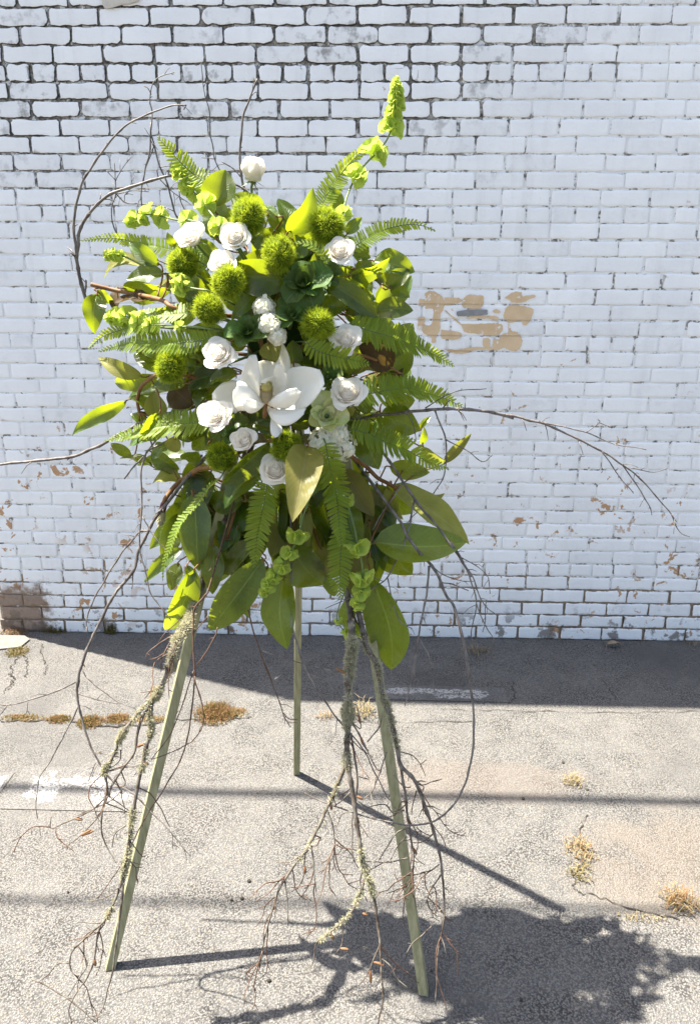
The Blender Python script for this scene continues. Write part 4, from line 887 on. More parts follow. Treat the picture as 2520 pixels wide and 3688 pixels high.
mpetal((770, 800), (930, 760), (880, 465), 1.80, 1.79, 1.75, 150, -30, .5, 35)       # small hooded inner petals
mpetal((770, 790), (860, 560), (700, 640), 1.80, 1.77, 1.74, 110, 20, .4)
ca, cb = at('M', 745, 850, 1.785), at('M', 752, 660, 1.755); cdv = cb-ca; CF = frame(cdv, RT)
m = MB(); m.tube([ca, ca+cdv*.3, ca+cdv*.6], [.010, .0135, .012], 12)
for i in range(150):
    t = (i+.5)/150; a_ = i*2.399963; d = CF @ Vector((cos(a_), sin(a_), 0)); c = ca+cdv*(.05+.55*t)+d*.012
    s_ = cdv.normalized().cross(d)*.0011; e_ = c+cdv.normalized()*.010+d*.0035; m.add([c-s_, c+s_, e_+s_, e_-s_], [(0, 1, 2, 3)])
m.build('stamens', MT['stamen'], mg)
m = MB(); m.tube([ca+cdv*.55, ca+cdv*.8, ca+cdv*1.02], [.0125, .0125, .005], 12)
for i in range(46):
    t = (i+.5)/46; a_ = i*2.399963; d = CF @ Vector((cos(a_), sin(a_), 0)); c = ca+cdv*(.60+.40*t)+d*(.0128*(1-.45*t*t))
    s_ = cdv.normalized().cross(d)*.0022; e_ = c+cdv.normalized()*.003+d*.0035; m.add([c-s_, c+s_, e_], [(0, 1, 2)]); m.add([c-s_-cdv.normalized()*.002, c+s_-cdv.normalized()*.002, e_], [(0, 1, 2)])
m.build('pistil_cone', MT['cone'], mg)
m = MB(); m.tube(catmull([foam_pt(MC), ca-cdv*.8, ca], 5), .005, 8); m.build('stem', MT['magstem'], mg)

# ------------------------------------------------------------------ hydrangea heads
def floret():
    m = MB()
    for i in range(4):
        R = Matrix.Rotation(pi/2*i+.1*i, 3, 'Z')
        v, f, uv = grid_leaf(lambda u, v: R @ Vector((.05+.95*v, u*.56*sin(pi*min(1, v*.8+.12))**.7, .14*sin(pi*v)-.16*v*v+.10*u*u*v+.01*i)), 3, 3); m.add(v, f)
    m.tube([(0, 0, -.5), (0, 0, .08)], .07, 5)
    return mk('floret', m.v, m.f, MT['hydr'], link=False)
FM = floret()
def hydrangea(blobs, label, n):
    c0 = at('D', blobs[0][0], blobs[0][1], dome(*px('D', blobs[0][0], blobs[0][1]))); fp = foam_pt(c0)
    root = empty('hydrangea', fp, label, 'hydrangea', 'white hydrangea heads'); rs = random.Random(len(label))
    for (x, y, r, lift) in blobs:
        m = MB(); jobs = []
        c = at('D', x, y, dome(*px('D', x, y))-lift); sc = (c-CAM).dot(FW)/F*K2; R = r*sc
        m.tube(catmull([fp, fp.lerp(c, .6), c], 3), .003, 6)
        for i in range(n):
            z = 1-2*(i+.5)/n; a = i*2.399963+rs.random(); q = sqrt(1-z*z); d = Vector((cos(a)*q, sin(a)*q, z))
            if d.dot(VIEW) < -.25: continue
            p = c+d*R*rs.uniform(.84, 1.0); s = rs.uniform(.0085, .0120)
            jobs.append(m4(frame((d+Vector((rs.gauss(0, .3), rs.gauss(0, .3), rs.gauss(0, .3)))).normalized(), Vector((cos(a*3), sin(a*3), .3))), p, s))
            if i % 3 == 0: m.tube([c, c.lerp(p, .95)], .0012, 4)
        hd = m.build('flower_cluster', MT['stem'], root)
        for M_ in jobs: inst('floret', FM, hd, M_)
hydrangea([(600, 700, 24, .055), (612, 738, 28, .065), (628, 762, 18, .07)], 'cream hydrangea head tucked between the two dark kales', 80)
hydrangea([(735, 1000, 34, .06), (775, 1012, 34, .06), (762, 985, 26, .06)], 'broad white hydrangea head beneath the yellow green kale', 95)

# ------------------------------------------------------------------ ornamental kale heads
def kale(x, y, r, lift, label, mats, n=13, ax=None, spread=1.0):
    c = at('D', x, y, dome(*px('D', x, y))-lift); sc = (c-CAM).dot(FW)/F*K2; R = r*sc; fp = foam_pt(c)
    root = empty('ornamental_kale', fp, label, 'kale', 'ornamental kale heads'); a = ax if ax is not None else axis_for('D', x, y, .3, .2); M = frame(a); rs = random.Random(int(x*y))
    for i in range(n):
        t = i/(n-1); g_ = i*2.399963+rs.uniform(-.35, .35); op = radians(14+62*t*spread+rs.uniform(-12, 12)); L = R*(.50+.70*t)*rs.uniform(.8, 1.2); wd_ = L*rs.uniform(.85, 1.05); ph = rs.uniform(0, 6)
        out = Vector((cos(g_), sin(g_), 0)); sd = Vector((-sin(g_), cos(g_), 0))
        def fn(u, v):
            ww = wd_/2*(.16+.84*sin(pi*min(1, v*.72+.05))**.8)*(1 if v < .82 else sqrt(max(.05, 1-((v-.82)/.2)**2)))
            ang = op*(.55+.6*v); rad = .10*R+L*v*sin(ang); z = L*v*cos(ang)-R*.30
            nrm = out*(-cos(op))+Vector((0, 0, sin(op)))
            return c+M @ (out*rad+sd*(u*ww)+Vector((0, 0, z))+nrm*(ww*(.45*u*u)+.10*ww*abs(u)*sin(11*v+ph+3*u)))
        v, f, uv = grid_leaf(fn, 6, 8); mk('leaf', v, f, MT[mats[0] if t < .55 else mats[1]], root, uvs=uv)
    m = MB(); m.tube(catmull([fp, fp.lerp(c, .5), c-a*R*.2], 4), .006, 7); m.build('stem', MT['stem'], root)
kale(688, 640, 58, .06, 'dark green kale rosette above the oval fluffy ball', ('kale', 'kale'), 11)
kale(735, 625, 40, .05, 'small dark green kale rosette beside the upper one under a rose', ('kale', 'kale'), 9)
kale(662, 712, 40, .07, 'dark green kale rosette pressed against the cream hydrangea', ('kale', 'kale'), 9)
kale(560, 752, 48, .075, 'dark veined kale rosette between a rose and the cream hydrangea', ('kale', 'kale'), 10)
kale(742, 943, 40, .085, 'yellow green and cream ruffled kale beneath the large rose', ('kalecream', 'kalecream'), 15)
kale(745, 855, 26, .03, 'small pale kale bud in the shade behind the magnolia', ('kale', 'kale'), 9)
kale(530, 985, 26, .045, 'small green kale rosette beside the smallest rose', ('kale', 'kale'), 10)

# ------------------------------------------------------------------ bells of Ireland
def bell_mesh():
    m = MB(); n = 15; prof = [(.0, .12), (.12, .30), (.40, .52), (.72, .80), (.95, 1.0)]; vs = []
    for k, (z, r) in enumerate(prof):
        for i in range(n):
            g_ = 2*pi*i/n; lob = 1+(.20*abs(sin(2.5*g_))-.10)*(k/4)**2; vs.append((cos(g_)*r*lob, sin(g_)*r*lob, z+.10*cos(5*g_)*(k/4)**2))
    fs = [(k*n+i, k*n+(i+1) % n, (k+1)*n+(i+1) % n, (k+1)*n+i) for k in range(4) for i in range(n)]
    return mk('bell', vs, fs, MT['bell'], link=False)
BM = bell_mesh()
def bells(zone, path, whorls, label, lift=.03, r=.0032, yoff=None):
    def P(x, y):
        d = dome(*px(zone, x, y)); return at(zone, x, y, d-lift)
    pts = [P(*q) for q in path]; fp = foam_pt(pts[0])
    root = empty('bells_of_ireland', fp, label, 'bells of Ireland', 'lime green bell spikes'); cur = catmull(pts, 6)
    m = MB(); full = catmull([fp, fp.lerp(pts[0], .6)+Vector((0, .015, 0)), pts[0]], 4)+cur[1:]
    m.tube(full, [r*(1-.55*i/(len(full)-1)) for i in range(len(full))], 7); m.build('stem', MT['stem'], root)
    rs = random.Random(len(label)*7+int(path[0][0]))
    for (x, y, size, n) in whorls:
        c = P(x, y); i0 = min(range(len(cur)), key=lambda i: (cur[i]-c).length); c = cur[i0].lerp(c, .35)
        t = (cur[min(i0+1, len(cur)-1)]-cur[max(i0-1, 0)]).normalized(); M = frame(t, VIEW); sc = (c-CAM).dot(FW)/F*ZONES[zone][2]; s = size*sc
        for i in range(n):
            a = 2*pi*i/n+rs.uniform(-.4, .4)+x; o = M @ Vector((cos(a), sin(a), rs.uniform(.15, .9))); o.normalize()
            p = c+(M @ Vector((cos(a), sin(a), 0)))*s*.22+t*rs.uniform(-.35, .35)*s
            k = s*rs.uniform(.75, 1.1)
            inst('bell', BM, root, m4(frame(o, t), p, (k, k, k*1.05)))
bells('B', [(650, 1180), (668, 1000), (720, 840), (800, 705), (900, 600), (980, 500), (1020, 380), (1045, 220), (1042, 70)],
      [(690, 1030, 40, 5), (760, 780, 62, 7), (890, 580, 66, 7), (1010, 445, 62, 7), (1035, 330, 50, 6), (1045, 270, 46, 6), (1050, 210, 42, 6), (1045, 160, 36, 6), (1043, 115, 28, 6), (1041, 80, 18, 5)],
      'tall lime green bell spike rising highest above the bouquet', .02)
bells('A', [(1280, 1220), (1180, 1110), (1080, 990), (1000, 890), (930, 800), (860, 710)],
      [(1150, 1120, 52, 6), (1080, 970, 58, 6), (1000, 880, 52, 6), (950, 830, 48, 6), (890, 760, 46, 6), (865, 720, 34, 5)], 'lime green bell spike lying against the broad curled leaf', .05)
bells('A', [(1100, 1110), (960, 1080), (860, 1075), (760, 1050), (640, 1040), (520, 1100)],
      [(940, 1070, 46, 5), (765, 1055, 52, 6), (660, 1045, 52, 6), (590, 1065, 44, 6), (535, 1100, 32, 5)], 'lime green bell spike stretching sideways beneath the thin bare twigs', .03)
bells('C', [(1080, 190), (980, 175), (900, 150), (860, 130)], [(905, 150, 52, 6), (870, 130, 44, 6), (920, 190, 40, 5)], 'short lime green bell spike below the fluffy ball and rose', .07)
bells('C', [(1120, 465), (960, 450), (780, 455), (640, 420), (520, 380), (390, 385)],
      [(890, 450, 34, 5), (690, 450, 50, 6), (600, 415, 52, 6), (520, 385, 50, 6), (450, 380, 46, 6), (395, 390, 34, 5)], 'lime green bell spike lying on the paired side ferns', .06)
bells('G', [(440, 250), (385, 400), (350, 540), (320, 620), (270, 700), (220, 790), (140, 900), (90, 970)],
      [(350, 545, 58, 7), (300, 680, 46, 6), (235, 765, 46, 6), (170, 850, 46, 6), (135, 905, 42, 6), (100, 955, 30, 5)], 'lime green bell spike hanging down over the leaf with the pale rib', .07)
bells('G', [(650, 100), (690, 300), (740, 480), (770, 620), (800, 760), (805, 860), (790, 1000), (760, 1060)],
      [(715, 290, 40, 4), (770, 630, 66, 7), (805, 850, 56, 7), (800, 960, 46, 6), (770, 1030, 40, 6)], 'lime green bell spike hanging straight down beside the longest drooping leaf', .07)
bells('G', [(720, 800), (680, 950), (640, 1050), (620, 1150), (660, 1220), (720, 1260)], [(640, 1160, 22, 4), (690, 1225, 30, 5), (730, 1255, 36, 5)], 'thin lime bell tip curling over the top of the lichen covered branch', .05, .0024)
bells('A', [(620, 1400), (500, 1340), (420, 1325), (360, 1340)], [(470, 1325, 34, 5), (420, 1325, 34, 5), (375, 1335, 28, 5)], 'small lime bell tip peeping out above the olive backed leaf', .02)

# ------------------------------------------------------------------ fern fronds
def pinna_mesh():
    def fn(u, v):
        w = .178*(min(1, v*14+.55))*(1-.35*v)*(1 if v < .8 else sqrt(max(0, 1-((v-.8)/.2)**2)))
        return Vector((v, u*w+.05*v*v, -.10*v*v+.35*w*u*u+.02*sin(9*v)))
    v, f, uv = grid_leaf(fn, 2, 6); return mk('leaflet', v, f, MT['fern'], link=False)
PM = pinna_mesh()
def fern(zone, path, wid, label, lift=.03, roll=0, pitch_px=None, droop=12, depth=None, bare=.03):
    pts = [at(zone, *q, (dome(*px(zone, *q))-lift-.025 if depth is None else depth[0]+(depth[1]-depth[0])*i/(len(path)-1))) for i, q in enumerate(path)]
    fp = foam_pt(pts[0]); root = empty('fern_frond', fp, label, 'fern', 'sword fern fronds'); cur = catmull(pts, 16)
    cum = [0]
    for i in range(1, len(cur)): cum.append(cum[-1]+(cur[i]-cur[i-1]).length)
    tot = cum[-1]; m = MB(); full = catmull([fp, fp.lerp(pts[0], .6)+Vector((0, .015, 0)), pts[0]], 4)+cur[1:]
    m.tube(full, [.0021*(1-.7*i/(len(full)-1)) for i in range(len(full))], 6); m.build('rachis', MT['rachis'], root)
    sc = (pts[len(pts)//2]-CAM).dot(FW)/F*ZONES[zone][2]; wl = wid*1.24*sc/2; step = .0084; rs = random.Random(int(path[0][0]*3+path[-1][1])); n = int(tot/step)
    for i in range(n):
        d = (i+.5)*step+tot*bare*0; t = d/tot
        j = max(1, min(len(cur)-1, next((q for q in range(1, len(cur)) if cum[q] >= d), len(cur)-1)))
        a = (d-cum[j-1])/max(1e-6, cum[j]-cum[j-1]); c = cur[j-1].lerp(cur[j], a); s = (cur[j]-cur[j-1]).normalized()
        nn = (CAM-c).normalized()+Vector((-.1, 0, .5)); nn = (nn-s*nn.dot(s)).normalized(); nn = Matrix.Rotation(radians(roll), 3, s) @ nn; b = s.cross(nn)
        L = wl*min(1, .62+t*2.2)*(1 if t < .45 else max(.12, 1-((t-.45)/.55)**1.7*.92))*rs.uniform(.92, 1.06)
        for sd in (1, -1):
            if rs.random() < .02: continue
            lift_a = radians(droop+rs.uniform(-7, 7)+6*sin(t*7+path[0][0])); fwd = radians(12+26*t+rs.uniform(-5, 5))
            x = (b*sd*cos(fwd)+s*sin(fwd)); x = (x*cos(lift_a)+nn*sin(lift_a)).normalized(); z = (nn-x*nn.dot(x)).normalized(); y = z.cross(x)
            M = Matrix(((x.x, y.x*sd, z.x), (x.y, y.y*sd, z.y), (x.z, y.z*sd, z.z)))
            wsc = min(L, max(L*.62, .020))
            inst('leaflet', PM, root, m4(M, c+s*(.0015*sd), (L*rs.uniform(.94, 1.04), max(wsc, .013)*1.08, L)))
fern('A', [(1120, 830), (1000, 760), (900, 670), (810, 570), (725, 480)], 165, 'fern frond pointing up above the bell spike on the curled leaf', .03, 8, droop=10)
fern('A', [(1110, 1420), (960, 1340), (800, 1290), (600, 1240), (400, 1205), (178, 1225)], 128, 'fern frond stretching sideways beneath the bell spike and thin twigs', .01, -20)
fern('B', [(490, 1010), (560, 880), (640, 760), (740, 640), (860, 520)], 150, 'feathery fern frond standing upright beside the tallest bell spike', -.01, 20)
fern('B', [(690, 1290), (800, 1230), (950, 1150), (1120, 1110), (1240, 1120), (1325, 1155)], 132, 'long arching fern frond just above the rounded magnolia leaves', .03, 15)
fern('B', [(560, 1390), (500, 1300), (420, 1250), (310, 1240)], 105, 'small curved fern frond between two upper fluffy balls', .055, 30)
fern('E', [(720, 430), (850, 480), (1000, 520), (1150, 575), (1300, 640), (1462, 735)], 205, 'wide fern frond reaching toward the tan putty patches', .04, 5)
fern('E', [(400, 560), (480, 620), (600, 660), (740, 690), (860, 718)], 165, 'bright short fern frond tucked beneath the rose by the brown leaf', .075, 25)
fern('E', [(720, 960), (850, 930), (1000, 905), (1150, 900), (1320, 940), (1440, 985), (1530, 1030)], 215, 'longest level fern frond starting behind the large rose', .045, 8)
fern('E', [(720, 1180), (850, 1220), (980, 1280), (1120, 1330), (1260, 1410), (1420, 1468)], 200, 'drooping fern frond below the long bare branch', .05, 10)
fern('C', [(760, 440), (620, 440), (480, 470), (340, 520), (235, 610)], 130, 'yellow tipped fern frond under the sideways bell spike, upper of the pair', .045, -25)
fern('C', [(1130, 530), (960, 560), (780, 570), (600, 570), (440, 590), (305, 630)], 165, 'long dark fern frond, lower of the side pair', .035, -15)
fern('C', [(1000, 350), (880, 360), (760, 370), (610, 340)], 190, 'short shaded fern frond behind the sideways bell spike', .0, 20)
fern('C', [(1160, 1130), (1000, 1140), (850, 1155), (700, 1180), (540, 1220), (355, 1270)], 205, 'fern frond pointing at the bare branch that leaves below the twisted leaf', .05, 5)
fern('G', [(540, -110), (570, 60), (610, 220), (630, 380), (640, 520), (655, 640)], 200, 'wide fern frond hanging below the broad hydrangea', .09, -8)
fern('G', [(130, 140), (110, 280), (80, 430), (50, 600), (30, 780)], 205, 'fern frond hanging below the lowest rose', .07, 10)
fern('F', [(1180, 140), (1080, 230), (980, 370), (880, 490), (820, 630), (775, 760), (768, 880)], 110, 'narrow edge on fern frond trailing over the pale yellow leaf', .10, 40)
fern('G', [(650, 480), (650, 620), (645, 780), (640, 900), (650, 1010)], 175, 'shaded fern frond hanging lowest above the lichen covered branch', .05, 0)

# ------------------------------------------------------------------ bare twigs and lichen covered branches
def low(off=0.0):
    return lambda x, y: 1.93-.40*(y-1100)/1000.0-off
def lowb(off=0.0):
    return lambda x, y: 1.93-.40*(y-1100)/1000.0-off+(off+.05)*sm(1480, 1330, y)
def flat(Y, gx=0.0, x0=600): return lambda x, y: Y+gx*(x-x0)/1000.0
def branch(name, label, cat, group, mat, dfn, paths, spur=0, attach=True, lichen=None, catkins=None, seedv=1, wob=.0034, extra=0):
    rs = random.Random(seedv); first = paths[0]
    def W3(z, q): u, v = px(z, *q); return at(z, *q, dfn(u/K2, v/K2))
    base = W3(first[0], first[1][0]); fp = foam_pt(base) if attach else base
    root = empty(name, fp, label, cat, group); curves = []; objs = []
    for k, (z, pts, r0, r1) in enumerate(paths):
        if isinstance(z, str): P = [W3(z, q) for q in pts]
        P = catmull(P, 5); n = len(P)
        Q = []
        for i, p in enumerate(P):
            a = wob*min(1, i/3)
            Q.append(p+Vector((noise.noise(p*23+Vector((seedv, 0, 0))), noise.noise(p*23+Vector((0, seedv, 9))), noise.noise(p*23+Vector((5, 0, seedv)))))*a)
        m = MB()
        if k == 0 and attach: Q = catmull([fp, fp.lerp(Q[0], .6)+Vector((0, .01, 0)), Q[0]], 3)[:-1]+Q; n = len(Q)
        r0, r1 = r0*.92, max(r1, .0010); R = [(r0+(r1-r0)*i/(n-1))*(1.0 if i % 4 else 1.28) for i in range(n)]
        for q_ in Q:
            if q_.z < .006: q_.z = .006
        m.tube(Q, R, 7)
        for s in range(int(spur*n/8.0)):
            i = rs.randrange(2, n-1); t = (Q[i]-Q[i-1]).normalized(); o = t.orthogonal(); o = Matrix.Rotation(rs.uniform(0, 6.28), 3, t) @ o
            l = rs.uniform(.006, .05) if rs.random() < .6 else rs.uniform(.003, .008)
            e = Q[i]+(t*.7+o.normalized()).normalized()*l; mdl = Q[i].lerp(e, .5)+Vector((0, 0, l*.12))
            if e.z > .01: m.tube([Q[i], mdl, e], [max(.0009, R[i]*.5), max(.0008, R[i]*.4), .0006], 5)
        o_ = m.build('stem' if k == 0 else 'side_twig', MT[mat], root); curves.append(Q); objs.append(o_)
        if k == 0: stem_o = o_
    for s in range(extra):                 # fine kinked branchlets
        Q = curves[rs.choice([0, 0, 1, 1, 2, 3]) % len(curves)]; i = rs.randrange(len(Q)//3, len(Q)-1); p = Q[i]; t = (Q[i]-Q[i-1]).normalized()
        if p.z > 1.0: continue
        d = (t*.6+Vector((rs.gauss(0, .7), rs.gauss(0, .35), rs.gauss(-.25, .35)))).normalized(); P = [p]
        for q in range(rs.randrange(3, 7)):
            d = (d+Vector((rs.gauss(0, .35), rs.gauss(0, .25), rs.gauss(-.12, .25)))).normalized(); P.append(P[-1]+d*rs.uniform(.014, .034))
        if min(q.z for q in P) < .012: continue
        m = MB(); n = len(P); m.tube(catmull(P, 2), [.0017-.0008*j/(2*n-2) for j in range(2*n-1)], 5)
        for j in range(1, n-1):
            if rs.random() < .6:
                e = P[j]+(d+Vector((rs.gauss(0, .9), rs.gauss(0, .5), rs.gauss(0, .6)))).normalized()*rs.uniform(.01, .03); m.tube([P[j], e], [.0011, .0008], 4)
        m.build('side_twig', MT['redbark'], root)
    if lichen:
        m = MB()
        for (k, t0, t1, rad, cnt) in lichen:
            Q = curves[k]
            for i in range(cnt):
                t = t0+(t1-t0)*rs.random(); f_ = t*(len(Q)-1); a = int(min(f_, len(Q)-2)); c = Q[a].lerp(Q[a+1], f_-a)
                pn = noise.noise(c*27+Vector((seedv*.37, 0, 0)))
                if pn < -.12 and rs.random() < .85: continue
                cl = .40+1.3*max(0, pn+.15); c = c+Vector((noise.noise(c*17), noise.noise(c*17+Vector((4, 0, 0))), 0))*rad*.55
                for b in range(6):
                    d = Vector((rs.gauss(0, 1), rs.gauss(0, 1), rs.gauss(0, 1))).normalized(); o = c+d*rad*.82*cl*rs.uniform(.2, .8)
                    d2 = (d+Vector((rs.gauss(0, .8), rs.gauss(0, .8), rs.gauss(0, .8)))).normalized(); l = rs.uniform(.005, .015); s = d2.orthogonal().normalized()*rs.uniform(.0004, .0013)
                    e1 = o+d2*l*.5+Vector((rs.gauss(0, .001), rs.gauss(0, .001), rs.gauss(0, .001))); e2 = e1+(d2+Vector((rs.gauss(0, .7), rs.gauss(0, .7), rs.gauss(0, .7)))).normalized()*l*.6
                    if min(o.z, e2.z) < .004: continue
                    m.add([o-s, o+s, e1+s, e1-s, e2], [(0, 1, 2, 3), (3, 2, 4)])
        tag(m.build('lichen', MT['lichen'], stem_o, smooth=False), kind='stuff')
    for (z, x, y, ang, ln) in (catkins or []):
        c = W3(z, (x, y)); kq, c = min(((j, q) for j, Q in enumerate(curves) for q in Q), key=lambda a: (a[1]-c).length); d = RT*cos(radians(ang))-UP*sin(radians(ang)); e = c+d*ln
        m = MB(); m.tube([c, c.lerp(e, .15), c.lerp(e, .5), c.lerp(e, .85), e], [.001, .0032, .0038, .0030, .0008], 7); m.build('catkin', MT['catkin'], objs[kq])
    return root
G1 = 'bare twigs woven through the bouquet'
